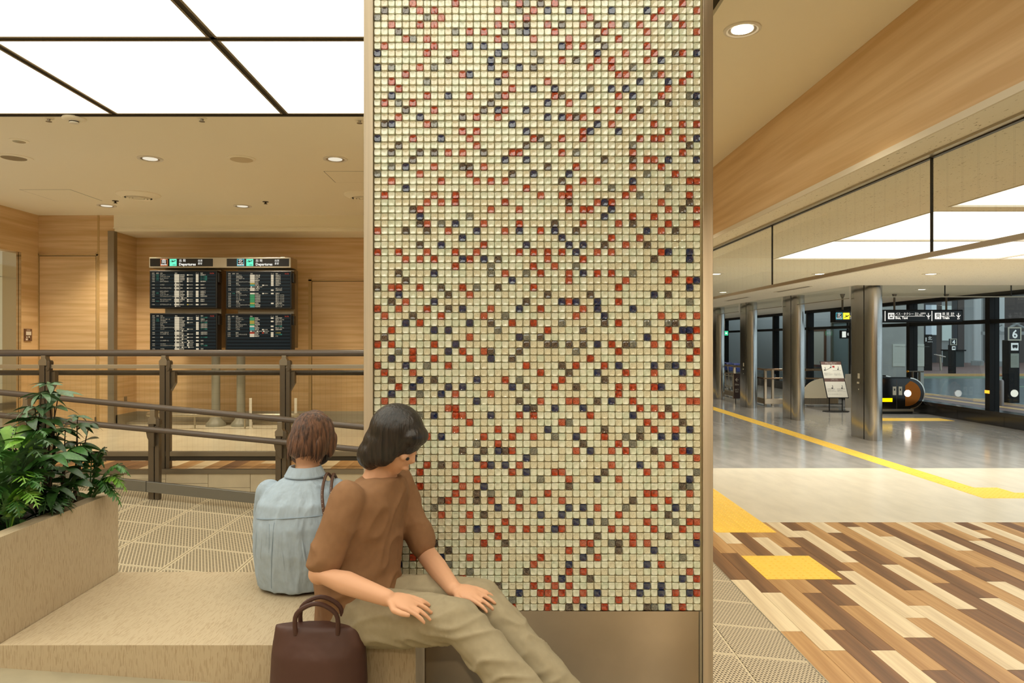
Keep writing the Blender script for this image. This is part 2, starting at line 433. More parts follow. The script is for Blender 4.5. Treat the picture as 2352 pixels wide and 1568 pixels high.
# retaining wall of the raised level with tile panels
rw = struct('wall_ramp', MB().box(-6.4, -.5, 6.43, 6.5, -.1, .672), M['grout'], 'low tiled wall beside the ramp under the guard rail', 'wall')
M['rwtile'] = mat('pale_wall_tile', (214,198,166), rough=.4, noise=((7,7,7), .08, 6))
for k in range(-2, 12):
    x1 = -.755-.3925*k*1.0-.0; x0 = x1-.3925
    if x0 < -6.3: continue
    zb = ramp_z((x0+x1)/2)-.03
    for (a, b_) in ((zb, zb+.13), (zb+.133, .665)):
        if b_-a > .02:
            obj('tile', MB().box(x0+.002, x1-.002, 6.416, 6.43, a, b_), M['rwtile'], rw)
struct('trim_2', MB().box(-6.4, -.5, 6.405, 6.46, .665, .7035), M['bronze_l'], 'metal nosing along the edge of the raised floor', 'trim')
struct('wall_step', MB().box(-.5, -.44, 6.45, 10.3, -.1, .7), M['rwtile'], 'end wall of the raised floor behind the mosaic pillar', 'wall')
# near lane beside the camera
ln = MB(); lz = lambda x: .745-.07*(x+1.77)
ln.hexa([(-7,-5,-.1),(.84,-5,-.1),(.84,2.44,-.1),(-7,2.44,-.1),(-7,-5,lz(-7)),(.84,-5,lz(.84)),(.84,2.44,lz(.84)),(-7,2.44,lz(-7))])
struct('floor', ln, M['laneg'], 'plain grey sloping floor in front of the stone bench', 'floor')

# ---- tactile paving (parts of the floor, yellow)
def tactile(name, label, blocks, bars=()):
    t = thing(name, label, 'tactile paving', (blocks[0][0], blocks[0][2], 0)); t['kind'] = 'structure'
    for (x0, x1, y0, y1, kind) in blocks:
        nx, ny = max(1, round((x1-x0)/.3)), max(1, round((y1-y0)/.3))
        for a in range(nx):
            for b_ in range(ny):
                m = MB(); ax, by = x0+a*(x1-x0)/nx, y0+b_*(y1-y0)/ny; s, u = (x1-x0)/nx, (y1-y0)/ny
                m.box(ax+.0006, ax+s-.0006, by+.0006, by+u-.0006, -.004, .0022)
                if kind == 'dot':
                    n = 5
                    for p in range(n):
                        for q in range(n):
                            m.lathe([(.0125,.0022),(.0105,.0058),(.004,.0066)], 8, (ax+(p+.5)*s/n, by+(q+.5)*u/n, 0), cap=True)
                elif kind == 'bary':
                    for p in range(4):
                        xc = ax+(p+.5)*s/4
                        m.prism([(xc-.0125,.002),(xc+.0125,.002),(xc+.008,.0068),(xc-.008,.0068)], by+.014, by+u-.014, 'y')
                elif kind == 'barx':
                    for p in range(4):
                        yc = by+(p+.5)*u/4
                        m.prism([(yc-.0125,.002),(yc+.0125,.002),(yc+.008,.0068),(yc-.008,.0068)], ax+.014, ax+s-.014, 'x')
                obj('tile', m, M['yellow'], t, smooth=False)
tactile('tactile_patch', 'square yellow dotted tactile patch set alone into the plank floor', [(2.12, 2.72, 5.5, 6.1, 'dot')])
tactile('tactile_strip', 'wide yellow dotted tactile strip beside the mosaic pillar', [(2.135, 2.735, 6.845, 9.245, 'dot')])
tactile('tactile_path', 'long yellow ribbed tactile path crossing the grey and cream floor', [(5.82, 6.42, 8.33, 8.93, 'dot'), (5.82, 6.12, 8.93, 26.93, 'bary'), (6.42, 9.42, 8.33, 8.63, 'barx')])
tactile('tactile_landing', 'short yellow dotted tactile strip in front of the escalator', [(8.95, 10.75, 16.35, 16.95, 'dot')])

# ---- near ceiling
gy0 = 5.33-1.338*5
cm = MB()
cm.box(-6.42, XW, 5.36, 9.6, ZC, ZC+.1).box(-.4, XW, 9.6, 12, ZC, ZC+.1).box(1.14, XW, -5, 5.36, ZC, ZC+.1).box(-9.2,-6.42,5.36,13,ZC,ZC+.1)
struct('ceiling', cm, M['ceil'], 'warm cream plaster ceiling over the ramp and raised floor', 'ceiling')
struct('ceiling', MB().box(-9.2, 1.14, -5, gy0-.012, ZC, ZC+.08), M['ceil'], 'cream plaster ceiling over the near lane outside the view', 'ceiling')
struct('ceiling', MB().box(-9.2, 1.14, -5, 5.36, ZC+.09, ZC+.15), M['dark'], 'dark void above the luminous ceiling panels', 'ceiling')
gx = [-.35+1.31*k for k in range(-6, 2)]          # grid lines
gy = [5.33-1.338*k for k in range(0, 6)]
gm = MB()
for x in gx[:-1]: gm.box(x-.016, x+.016, gy[-1], 5.33, ZC+.006, ZC+.09)
for y in gy[1:]: gm.box(gx[0], gx[-1], y-.016, y+.016, ZC+.006, ZC+.09)
struct('trim_3', gm, M['dark'], 'dark grid gaps between the luminous ceiling panels', 'trim')
struct('trim_4', MB().box(gx[0]-.03, 1.14, 5.335, 5.36, ZC-.004, ZC+.1).box(gx[-1]+.01, 1.14, -5, 5.335, ZC+.03, ZC+.1), M['dark'], 'dark border frame around the luminous ceiling', 'trim')
n_l = 0
LP = {(3,0):'glowing ceiling panel over the guard rail, left of the long diagonal gap', (4,0):'glowing ceiling panel between two diagonal gaps above the departure boards', (5,0):'glowing ceiling panel next to the mosaic pillar top, back row'}
for a in range(len(gx)-1):
    for b_ in range(len(gy)-1):
        x0, x1, y1, y0 = gx[a], gx[a+1], gy[b_], gy[b_+1]
        lb = {(3,0):'glowing ceiling panel of the back row between the two diagonal gaps', (2,0):'glowing ceiling panel at the far corner beside the smoke detector', (4,0):'glowing ceiling panel of the back row touching the mosaic pillar', (3,1):'glowing ceiling panel of the second row at the picture top corner', (4,1):'glowing ceiling panel of the second row touching the mosaic pillar'}.get((a,b_), 'square glowing ceiling panel above the ramp outside the view')
        t = thing('ceiling_light', lb, 'light', ((x0+x1)/2, (y0+y1)/2, ZC), group='luminous ceiling panels')
        obj('diffuser', MB().box(x0+.03, x1-.03, y0+.03, y1-.03, ZC+.004, ZC+.02), M['diff'], t)
        fm = MB(); e0, e1 = .016, .030
        fm.box(x0+e0, x1-e0, y0+e0, y0+e1, ZC, ZC+.03).box(x0+e0, x1-e0, y1-e1, y1-e0, ZC, ZC+.03)
        fm.box(x0+e0, x0+e1, y0+e1, y1-e1, ZC, ZC+.03).box(x1-e1, x1-e0, y0+e1, y1-e1, ZC, ZC+.03)
        obj('frame', fm, M['bronze_l'], t)

# ---- back wall, bay, left wall
wb = MB(); wb.box(-6.42, -5.375, 9.6, 9.75, .6, ZC)
struct('wall_back', wb, M['oak'], 'oak veneer wall with a flush door at the raised level', 'wall')
struct('wall_bay', MB().box(-5.39, -.4, 10.2, 10.35, .6, 3.5), M['oak'], 'oak veneer wall behind the departure boards', 'wall')
struct('wall_bay_side', MB().box(-5.52, -5.375, 9.75, 10.2, .6, 3.45), M['oak'], 'narrow oak return beside the departure boards', 'wall')
struct('trim_5', MB().box(-5.375, -.4, 9.6, 9.7, 3.46, ZC).box(-5.375, -.4, 9.615, 10.2, 3.42, 3.47).box(-5.375,-.4,9.585,9.6,3.455,3.47), M['ceil'], 'cream bulkhead over the bay with the departure boards', 'bulkhead')
struct('wall_bay_end', MB().box(-.4, -.3, 6.45, 10.35, .6, ZC), M['oak'], 'oak wall behind the mosaic pillar', 'wall')
struct('trim_6', MB().box(-5.445, -5.37, 9.575, 9.6, .7, 3.42).box(-5.37,-5.36,9.575,9.66,.7,3.42), M['bronze_l'], 'bronze corner strip where the oak wall steps back', 'trim')
wl = MB(); wl.box(-6.56, -6.42, -5, 9.6, 3.08, ZC).box(-6.56, -6.42, 9.245, 9.6, .6, 3.08).box(-6.56,-6.42,-5,5.5,.3,3.08)
struct('wall_left', wl, M['oak_y'], 'oak veneer side wall above the lobby opening', 'wall')
struct('trim_7', MB().box(-6.6, -6.415, 9.195, 9.245, .7, 3.08).box(-6.6,-6.415,9.15,9.185,.7,3.08), M['chrome'], 'polished steel edge post of the lobby opening', 'trim')
lob = MB(); lob.box(-8.1, -8.0, 3, 13, 2.93, 3.2).box(-8.1, -8.0, 3, 13, .7, 2.92)
M['lobby'] = mat('cream_wall_panel', (244,228,190), rough=.5)
struct('wall_lobby', lob, M['lobby'], 'cream panelled lobby wall through the side opening', 'wall')
struct('wall_lobby_end', MB().box(-8.1, -6.42, 12.5, 12.6, .7, 3.2), M['lobby'], 'far end of the cream lobby', 'wall')
struct('ceiling', MB().box(-8.1, -6.56, 3, 12.6, 3.12, 3.2), M['ceil'], 'ceiling of the lobby through the side opening', 'ceiling')
struct('baseboard_left', MB().box(-8.0, -7.985, 3, 12.5, .78, .9).box(-8.0,-7.985,3,12.5,.7,.72), M['bronze_l'], 'bronze kick band along the cream lobby wall', 'baseboard')
bb = MB(); bb.box(-5.375, -.4, 10.18, 10.2, .7, .86).box(-5.375,-5.36,9.62,10.2,.7,.86)
struct('baseboard_back', bb, M['alu'], 'grey metal skirting inside the board bay', 'baseboard')
struct('baseboard_bay', MB().box(-5.36, -.4, 9.9, 10.18, .7, .73), M['alu'], 'low metal plinth at the foot of the bay wall', 'baseboard')
# doors
def flush_door(name, label, x0, x1, y, z0, z1):
    t = thing(name, label, 'door', ((x0+x1)/2, y, z0), kind='structure')
    obj('door_panel', MB().box(x0, x1, y-.012, y+.02, z0+.01, z1), M['oak'], t)
    fr = MB().box(x0-.055, x0-.008, y-.016, y+.02, z0, z1+.05).box(x1+.008, x1+.03, y-.016, y+.02, z0, z1+.05).box(x0-.055, x1+.03, y-.016, y+.02, z1+.008, z1+.03)
    obj('door_frame', fr, M['trimw2'], t)
    obj('door_gap', MB().box(x0-.008, x0, y-.004, y, z0, z1+.008).box(x1, x1+.008, y-.004, y, z0, z1+.008).box(x0-.008, x1+.008, y-.004, y, z1, z1+.008).box(x0,x1,y-.004,y,z0,z0+.01), M['dark'], t)
    obj('door_hinge', MB().box(x1-.005, x1+.012, y-.03, y-.012, z0+.02, z0+.14), M['bronze'], t)
M['trimw2'] = mat('oak_coloured_frame', (196,164,112), rough=.5)
flush_door('door_1', 'flush oak door beside the bronze corner strip', -6.40, -5.62, 9.6, .7, 3.07)
flush_door('door_2', 'flush oak door behind the guard rail beside the departure boards', -2.78, -1.9, 10.2, .7, 2.77)
struct('trim_8', MB().box(-5.60,-5.575,9.592,9.6,.7,ZC), M['trimw2'], 'thin vertical joint strip in the oak wall', 'trim')

# ---- fascia, soffit, hall ceilings
YE = 36.5
struct('wall_right', MB().box(XW, XW+.12, -5, 12, ZH+.002, ZC), M['oak_y'], 'long oak veneer bulkhead sloping away above the smoke screen', 'wall')
struct('wall_bulkhead', MB().box(-.4, XW+.12, 12, 12.1, ZH, ZC+.1).box(-.4,-.3,10.35,12,2.9,ZC+.1).box(-.4,.85,10.3,10.4,-.1,3.0), M['oak'], 'oak bulkhead closing the near ceiling behind the mosaic pillar', 'wall')
struct('trim_9', MB().box(XW-.012, XW, -5, 12, ZH-.006, ZH+.03), M['trimw'], 'pale metal edge along the foot of the oak bulkhead', 'trim')
hx0, hx1, hy = 3.42, 6.25, (3.0, 5.29, 5.47, 7.10, 7.13, 8.7)
hc = MB()
hc.box(XW+.004, hx0, -5, 12.8, ZH, ZH+.12).box(hx0, XWIN, 8.7, 12.8, ZH, ZH+.12).box(hx0, XWIN, -5, hy[0], ZH, ZH+.12).box(9.13,XWIN,hy[0],8.7,ZH,ZH+.12)
hc.box(hx0, 9.13, 5.29, 5.47, ZH, ZH+.12)
hc.box(-.4, 6.57, 12.8, YE, ZH, ZH+.12).box(-.4, XW, 9.6, 12.8, ZH, ZH+.12)
struct('ceiling', hc, M['speck'], 'fissured board ceiling of the hall with luminous openings', 'ceiling')
struct('ceiling', MB().box(hx0-.1, 9.3, 2.9, 8.8, ZH+.14, ZH+.2), M['dark'], 'dark void above the hall light panels', 'ceiling')
struct('ceiling', MB().box(6.57, XWIN+.2, 12.8, YE, ZR, ZR+.1), M['hallceil'], 'pale ceiling of the far hall over the escalator', 'ceiling')
struct('trim_10', MB().box(6.57, XWIN, 12.78, 12.8, ZH-.001, ZR+.05).box(6.55, 6.57, 12.8, YE, ZH-.001, ZR+.05), M['trimw'], 'pale step edge between the two hall ceilings', 'trim')
k = 0
for (ya, yb, nm) in ((hy[0], hy[1], 'nearest'), (hy[2], hy[3], 'middle'), (hy[4], hy[5], 'farthest')):
    for (xa, xb, cn) in ((hx0+.02, hx1, 'beside the smoke screen'), (hx1+.03, 9.1, 'on the window side')):
        t = thing('hall_light_panel', 'large luminous panel in the hall ceiling, %s row, %s' % (nm, cn), 'light', ((xa+xb)/2, (ya+yb)/2, ZH), group='luminous panels of the hall ceiling')
        obj('diffuser', MB().box(xa, xb, ya+.01, yb-.01, ZH+.012, ZH+.03), M['diffh'], t)
        obj('frame', MB().box(xa-.015, xa, ya, yb, ZH-.003, ZH+.05).box(xb, xb+.012, ya, yb, ZH-.003, ZH+.05).box(xa, xb, ya-.004, ya+.008, ZH-.003, ZH+.05).box(xa, xb, yb-.008, yb+.004, ZH-.003, ZH+.05), M['trimw'], t)
# smoke screen of hanging glass
ss = thing('smoke_screen', 'long hanging glass smoke screen under the oak bulkhead with black joints', 'glass screen', (XG, 5, ZH))
js = [-4.8+2.24*k-.045 for k in range(0, 0)] or [3.815-2.24*3, 3.815-2.24*2, 3.815-2.24, 3.815, 6.055, 8.295, 10.535]
for a, b_ in zip(js[:-1], js[1:]):
    obj('glass_pane', MB().box(XG-.003, XG+.003, a+.008, b_-.008, 2.386, ZH-.018), M['glass_smoke'], ss)
obj('joint', MB().box(XG-.005, XG+.005, js[3]-.007, js[3]+.007, 2.38, ZH-.01), M['black'], ss)
for j in (js[1], js[2], js[4], js[5]):
    obj('joint', MB().box(XG-.005, XG+.005, j-.007, j+.007, 2.38, ZH-.01), M['black'], ss)
obj('head_channel', MB().box(XG-.012, XG+.012, js[0], js[-1], ZH-.02, ZH), M['black'], ss)
obj('head_trim', MB().box(XG-.05, XG-.012, js[0], js[-1], ZH-.014, ZH), M['alu'], ss)
obj('bottom_rail', MB().box(XG-.012, XG+.012, js[0], js[-1], 2.362, 2.388), M['alu'], ss)
# slot diffusers
for i, (y0, y1, w) in enumerate(((13.07, 14.56, 'nearest to'), (16.3, 17.8, 'second from'), (19.6, 21.1, 'third from'))):
    t = thing('slot_diffuser', 'long dark slot air diffuser in the hall ceiling, %s the big steel pillar' % w, 'air vent', (5.85, (y0+y1)/2, ZH), group='slot diffusers in the hall ceiling')
    obj('slot', MB().box(5.79, 5.85, y0, y1, ZH-.004, ZH), M['dark'], t)
    obj('slot_frame', MB().box(5.76, 5.79, y0-.03, y1+.03, ZH-.006, ZH).box(5.85, 5.88, y0-.03, y1+.03, ZH-.006, ZH), M['trimw'], t)
# far glass screens near the pillars
for (nm, lb, bx) in (('glass_screen', 'hanging clear glass screen in front of the direction sign', (7.25, XWIN, 13.25, 13.256, 2.75, ZR)),
                     ('glass_screen', 'hanging clear glass screen by the fourth steel pillar', (3.0, 6.95, 21.8, 21.806, 2.75, ZH)),):
    t = thing(nm, lb, 'glass screen', (bx[0], bx[2], bx[5]))
    obj('glass_pane', MB().box(*bx), M['glass_hall'], t)
    obj('bottom_rail', MB().box(bx[0], bx[1], bx[2]-.008, bx[3]+.008, bx[4]-.02, bx[4]), M['alu'], t)
    for q in (.33, .66):
        xx = bx[0]+(bx[1]-bx[0])*q
        obj('joint', MB().box(xx-.008, xx+.008, bx[2]-.004, bx[3]+.004, bx[4], bx[5]), M['black'], t)
t = thing('glass_screen', 'hanging clear glass screen running along the row of steel pillars', 'glass screen', (7.0, 18, ZR))
for a, b_ in ((13.8, 16.2), (17.1, 19.3), (20.2, 22.2)):
    obj('glass_pane', MB().box(6.95, 6.956, a, b_, 2.75, ZR), M['glass_hall'], t)
    obj('bottom_rail', MB().box(6.945, 6.961, a, b_, 2.735, 2.75), M['alu'], t)

# ---- window wall
ZT, ZB, ZM = 2.93, .32, 2.33
ww = thing('window_1', 'tall black framed window wall along the bus stop side', 'window', (XWIN, 18, 0), kind='structure')
ml = [12.65, 15.73, 18.8, 21.9, 25.0, 28.1, 31.2, 34.3]
ys_ = [-5, -2.8, .3, 3.4, 6.5, 9.6]+ml+[YE]
for y in ys_[1:-1]:
    obj('mullion', MB().box(XWIN-.02, XWIN+.20, y-.075, y+.075, ZB, ZT), M['blackm'], ww)
for a, b_ in zip(ys_[:-1], ys_[1:]):
    obj('glass_pane', MB().box(XWIN+.09, XWIN+.10, a+.075, b_-.075, ZB, ZM-.04), M['glass_win'], ww)
    obj('glass_pane', MB().box(XWIN+.09, XWIN+.10, a+.075, b_-.075, ZM+.05, ZT-.04), M['glass_win'], ww)
    obj('transom', MB().box(XWIN-.01, XWIN+.18, a+.075, b_-.075, ZM-.04, ZM+.05), M['blackm'], ww)
obj('head_frame', MB().box(XWIN-.03, XWIN+.2, -5, YE, ZT-.04, ZR+.05), M['blackm'], ww)
M['sill'] = mat('dark_polished_sill', (40,38,36), rough=.18, spec=.7)
obj('sill', MB().box(XWIN-.10, XWIN+.25, -5, YE, .24, ZB), M['sill'], ww)
for y in [-5+1.55*k for k in range(27)]:
    obj('sill_panel', MB().box(XWIN-.06, XWIN+.1, y+.004, min(YE, y+1.546), 0, .24), M['sill'], ww)
t = thing('reflector', 'small amber reflector on the black window mullion', 'reflector', (XWIN-.03, 15.73, .52))
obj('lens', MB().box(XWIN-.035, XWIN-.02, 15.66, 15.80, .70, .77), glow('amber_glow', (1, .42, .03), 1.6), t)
# far end wall + back wall behind camera
struct('wall_far', MB().box(-.4, XWIN+.2, YE, YE+.1, 0, 3.1), mat('dim_far_wall', (96,90,80), rough=.7), 'dim end wall of the hall', 'wall')
struct('wall_hall_side', MB().box(.78, .85, 10.3, YE, 0, 3.1), mat('beige_wall', (205,190,160), rough=.6), 'beige wall of the hall behind the mosaic pillar', 'wall')
struct('wall_front', MB().box(-9.2, XWIN+.3, -5.1, -5, -.2, ZC+.1), mat('backing_wall', (176,150,112), rough=.6), 'beige wall behind the viewer', 'wall')

# ================================================================== LAMPS OF THE PLACE
def downlight(label, x, y, z, r=.055, power=0, on=True, group='recessed downlights', blend=.6, size=1.9, col=NEUT, lamp=True):
    t = thing('downlight', label, 'light', (x, y, z), group=group)
    obj('trim_ring', MB().lathe([(r*1.35, .0), (r*1.35, -.007), (r*1.15, -.011), (r*1.0, -.006)], 24, (x, y, z), cap=False), M['white'], t, smooth=True)
    obj('reflector', MB().lathe([(r*1.02, -.007), (r*.8, -.003), (r*.62, -.002)], 24, (x, y, z), cap=False), M['alu'], t, smooth=True)
    obj('bulb', MB().lathe([(r*.8, -.0), (r*.78, -.006), (r*.5, -.009)], 20, (x, y, z)), M['lampw'] if on else M['lampd'], t)
    if power and lamp:
        ld = bpy.data.lights.new('lamp', 'SPOT'); ld.energy = power; ld.spot_size = size; ld.spot_blend = blend; ld.shadow_soft_size = r; ld.color = col
        lo = bpy.data.objects.new('lamp', ld); C.objects.link(lo); lo.parent = t; lo.location = (0, 0, -.02)
    return t
# lit downlight near the pillar top and its unseen neighbours in the same row
nr = P(1705, 67, 3.86)
downlight('lit round downlight beside the top of the mosaic pillar', nr.x, nr.y, ZC, .075, 150, col=(1,.88,.68))
for y in (1.3, 6.9): downlight('lit round downlight in the cream ceiling strip along the oak bulkhead', nr.x, y, ZC, .075, 150, col=(1,.88,.68), group='downlights along the oak bulkhead')
for x, lb in ((-.03, 'lit downlight behind the viewer in line with the mosaic pillar'), (1.567, 'lit downlight behind the viewer on the oak bulkhead side'), (-2.2, 'lit downlight behind the viewer on the planter side')): downlight(lb, x, -2.6, ZC, .075, 150, size=2.7, col=(1,.84,.6), group='downlights behind the viewer')
# hall downlights; the row along the tactile path is added to brighten the hall
lab = 'small lit downlight in the far hall ceiling'
for x, zz in ((4.7, ZH), (8.9, ZR)):
    for i in range(7):
        y = 14.6+3.3*i
        downlight('small lit downlight, %s from the near end of the row %s' % (('first','second','third','fourth','fifth','sixth','seventh')[i], 'over the escalator side' if x > 6 else 'added along the tactile path'), x, y, zz, .09, 230, group='downlights of the hall ceiling', col=(1,.95,.86))
for x, o_ in zip((3.3, 4.9, 6.6, 8.4, 10.1), ('first','second','third','fourth','fifth')):  # cross row put in to raise the light level of the hall
    downlight('small lit downlight added just beyond the luminous panels, %s from the smoke screen' % o_, x, 10.6, ZH, .09, 230, group='added downlights before the far hall', col=(1,.95,.86))

# ceiling fixtures on the cream ceiling over the raised floor
def cpos(x, y, z=ZC):
    d = (z-H)*F/(CY-y); return (x-CX)*d/F, d
for (x, y, lb) in ((345,364,'recessed ceiling lamp between the ceiling speaker and the diffuser'), (770,365,'recessed ceiling lamp nearest the mosaic pillar'),
                   (245,472,'small recessed ceiling lamp beside the round air diffuser'), (557,473,'small recessed ceiling lamp above the second departure sign')):
    a, b_ = cpos(x, y); downlight(lb, a, b_, ZC, .085, 50 if y < 400 else 170, on=False, col=(1,.86,.64), group='recessed lamps in the cream ceiling')
a, b_ = cpos(555, 364)
t = thing('ceiling_speaker', 'flat round speaker cover in the cream ceiling', 'speaker', (a, b_, ZC))
obj('cover', MB().lathe([(.13,0),(.13,-.006),(.115,-.012),(.0,-.014)], 32, (a,b_,ZC), cap=False), M['ceil'], t, smooth=True)
obj('speaker_grille', MB().lathe([(.105,-.013),(.1,-.0155),(.0,-.016)], 32, (a,b_,ZC), cap=False), mat('speaker_mesh', (214,198,164), rough=.8), t, smooth=True)
a, b_ = cpos(32, 362)
t = thing('ceiling_speaker', 'round speaker with a dark grille near the corner of the cream ceiling', 'speaker', (a, b_, ZC))
obj('cover', MB().lathe([(.16,0),(.16,-.006),(.12,-.012),(.105,-.004)], 32, (a,b_,ZC), cap=False), M['ceil'], t, smooth=True)
obj('speaker_grille', MB().lathe([(.106,-.006),(.0,-.006)], 32, (a,b_,ZC), cap=False), mat('dark_mesh', (150,134,104), rough=.8), t)
a, b_ = cpos(44, 323)
t = thing('ceiling_sensor', 'small round glass sensor in the cream ceiling near the picture edge', 'sensor', (a, b_, ZC))
obj('ring', MB().lathe([(.075,0),(.075,-.004),(.05,-.01)], 24, (a,b_,ZC), cap=False), M['ceil'], t, smooth=True)
obj('lens', MB().lathe([(.05,-.01),(.03,-.014),(0,-.015)], 24, (a,b_,ZC), cap=False), mat('sensor_lens', (170,164,140), rough=.2), t, smooth=True)
a, b_ = cpos(170, 271)
t = thing('smoke_detector', 'round white smoke detector below the luminous ceiling edge', 'smoke detector', (a, b_, ZC))
obj('base', MB().lathe([(.085,0),(.085,-.01),(.07,-.018),(.05,-.02)], 28, (a,b_,ZC), cap=True), M['ceil'], t, smooth=True)
obj('sensing_chamber', MB().lathe([(.034,-.02),(.034,-.036),(.03,-.042),(0,-.044)], 20, (a,b_,ZC), cap=False), M['white'], t, smooth=True)
obj('slot', MB().lathe([(.0345,-.026),(.0345,-.034)], 20, (a,b_,ZC), cap=False), M['dark'], t)
for (x, y, lb) in ((112,271,'ceiling sprinkler beside the smoke detector'), (464,271,'ceiling sprinkler under the middle of the luminous ceiling edge'), (826,275,'ceiling sprinkler half hidden by the mosaic pillar'),
                   (265,461,'tiny dark sprinkler beside the round air diffuser'), (610,463,'tiny dark sprinkler to the side of the small ceiling lamp')):
    a, b_ = cpos(x, y)
    t = thing('sprinkler', lb, 'sprinkler', (a, b_, ZC), group='sprinklers in the cream ceiling')
    obj('escutcheon', MB().lathe([(.038,0),(.036,-.005),(.02,-.008)], 20, (a,b_,ZC)), M['ceil'] if y < 400 else M['bronze'], t, smooth=True)
    obj('sprinkler_head', MB().lathe([(.012,-.006),(.01,-.022),(.022,-.026),(.022,-.029),(.0,-.03)], 16, (a,b_,ZC)), M['bronze_l'] if y < 400 else M['dark'], t, smooth=True)
for (x, y, lb) in ((318,446,'large round air diffuser with concentric rings in the cream ceiling'), (838,447,'round air diffuser mostly hidden by the mosaic pillar')):
    a, b_ = cpos(x, y)
    t = thing('air_diffuser', lb, 'air vent', (a, b_, ZC), group='round ceiling air diffusers')
    obj('outer_cone', MB().lathe([(.245,0),(.24,-.012),(.17,-.05),(.15,-.045)], 36, (a,b_,ZC), cap=False), M['ceil'], t, smooth=True)
    obj('throat', MB().lathe([(.15,-.03),(0,-.03)], 24, (a,b_,ZC), cap=False), M['dark'], t)
    for i, r in enumerate((.135, .10, .065)):
        obj('ring', MB().lathe([(r,-.032),(r-.006,-.058+.004*i),(r-.03,-.05),(r-.022,-.034)], 30, (a,b_,ZC), cap=False), M['ceil'], t, smooth=True)
    obj('hub', MB().lathe([(.032,-.03),(.03,-.05),(0,-.055)], 20, (a,b_,ZC), cap=False), M['ceil'], t, smooth=True)
for (c, lb) in ((((45,435),(160,435),(235,461),(127,461)), 'square access hatch outline near the corner of the cream ceiling'), (((743,393),(900,395),(930,419),(778,419)), 'square access hatch outline beside the mosaic pillar')):
    q = [cpos(*p) for p in c]; cxm = sum(p[0] for p in q)/4; cym = sum(p[1] for p in q)/4
    t = thing('access_hatch', lb, 'hatch', (cxm, cym, ZC), group='ceiling access hatches')
    hm = MB()
    x0, x1, y0, y1 = min(p[0] for p in q), max(p[0] for p in q), min(p[1] for p in q), max(p[1] for p in q)
    obj('cover', MB().box(x0+.006, x1-.006, y0+.006, y1-.006, ZC-.0015, ZC+.01), M['ceil'], t)
    obj('gap', MB().box(x0, x1, y0, y1, ZC-.0005, ZC+.01), M['dark'], t)

# ================================================================== MOSAIC PILLAR
D0 = 2.75
xl, xr = (858-CX)/F*D0, (1610-CX)/F*D0
xfl, xfr = (836-CX)/F*D0, (1637-CX)/F*D0
zb = H-(1404-CY)/F*D0
pil = thing('mosaic_pillar', 'wide pillar covered in cream, red and blue glass mosaic with steel edges', 'pillar', ((xl+xr)/2, D0+.3, 0))
obj('core', MB().box(xfl+.012, xfr-.012, D0+.012, 3.25, .0, ZC), M['grout'], pil)
obj('steel_edge', MB().box(xfl, xl-.001, D0-.006, 3.26, 0, ZC+.05), M['steel'], pil, bevel=.0015)
obj('steel_edge', MB().box(xr+.006, xfr, D0-.006, 3.26, 0, ZC+.05), M['steel'], pil, bevel=.0015)
obj('base_panel', MB().box(xl, xr-.008, D0+.002, D0+.02, 0, zb), M['panelsteel'], pil)
obj('base_strip', MB().box(xr-.006, xr+.004, D0-.002, D0+.02, 0, zb), M['alu'], pil)
NC = 46; p = (xr-xl)/NC
NR = int((ZC-zb)/p)
def tile_geo(mb, cx, cz, h, jit=0, m=0, depth=.0075, rot=0.0):
    """cushion-shaped glass tile: rounded square foot, raised rim, slightly dished face"""
    def ring(s, y, c):
        o = len(mb.v)
        for (sx, sz) in ((1,1),(-1,1),(-1,-1),(1,-1)):
            pts = ((s, s-c), (s-c*.3, s-c*.3), (s-c, s)) if sx*sz > 0 else ((s-c, s), (s-c*.3, s-c*.3), (s, s-c))
            for (a, b_) in pts:
                mb.v.append((cx+sx*a, y, cz+sz*b_))
        return o
    y0 = D0+.010
    r0 = ring(h, y0, h*.34); r1 = ring(h*.97, y0-depth*.45, h*.36); r2 = ring(h*.82, y0-depth*1.0, h*.34); r3 = ring(h*.50, y0-depth*.84-jit, h*.22)
    for a, b_ in ((r0,r1),(r1,r2),(r2,r3)):
        for i in range(12): mb.face((a+i, b_+i, b_+(i+1) % 12, a+(i+1) % 12), m)
    o = len(mb.v); mb.v.append((cx, y0-depth*.74-jit, cz))
    for i in range(12): mb.face((r3+i, o, r3+(i+1) % 12), m)
def tmat(name, c1, c2, sc_=220, rough=.16):
    """coloured back foil seen through clear glass: mottled colour under a glossy coat"""
    m = bpy.data.materials.new(name); m.use_nodes = True; nt = m.node_tree; b = nt.nodes['Principled BSDF']
    tc = nt.nodes.new('ShaderNodeTexCoord'); n = nt.nodes.new('ShaderNodeTexNoise'); n.inputs['Scale'].default_value = sc_; n.inputs['Detail'].default_value = 3
    geo = nt.nodes.new('ShaderNodeNewGeometry')
    r = nt.nodes.new('ShaderNodeValToRGB'); r.color_ramp.elements[0].position = .38; r.color_ramp.elements[1].position = .62
    r.color_ramp.elements[0].color = (*lin(c1), 1); r.color_ramp.elements[1].color = (*lin(c2), 1)
    nt.links.new(geo.outputs['Position'], n.inputs['Vector']); nt.links.new(n.outputs[0], r.inputs[0]); nt.links.new(r.outputs[0], b.inputs['Base Color'])
    b.inputs['Roughness'].default_value = rough; b.inputs['Specular IOR Level'].default_value = .75
    b.inputs['Coat Weight'].default_value = 1.0; b.inputs['Coat Roughness'].default_value = .05; b.inputs['Coat IOR'].default_value = 1.75
    return m
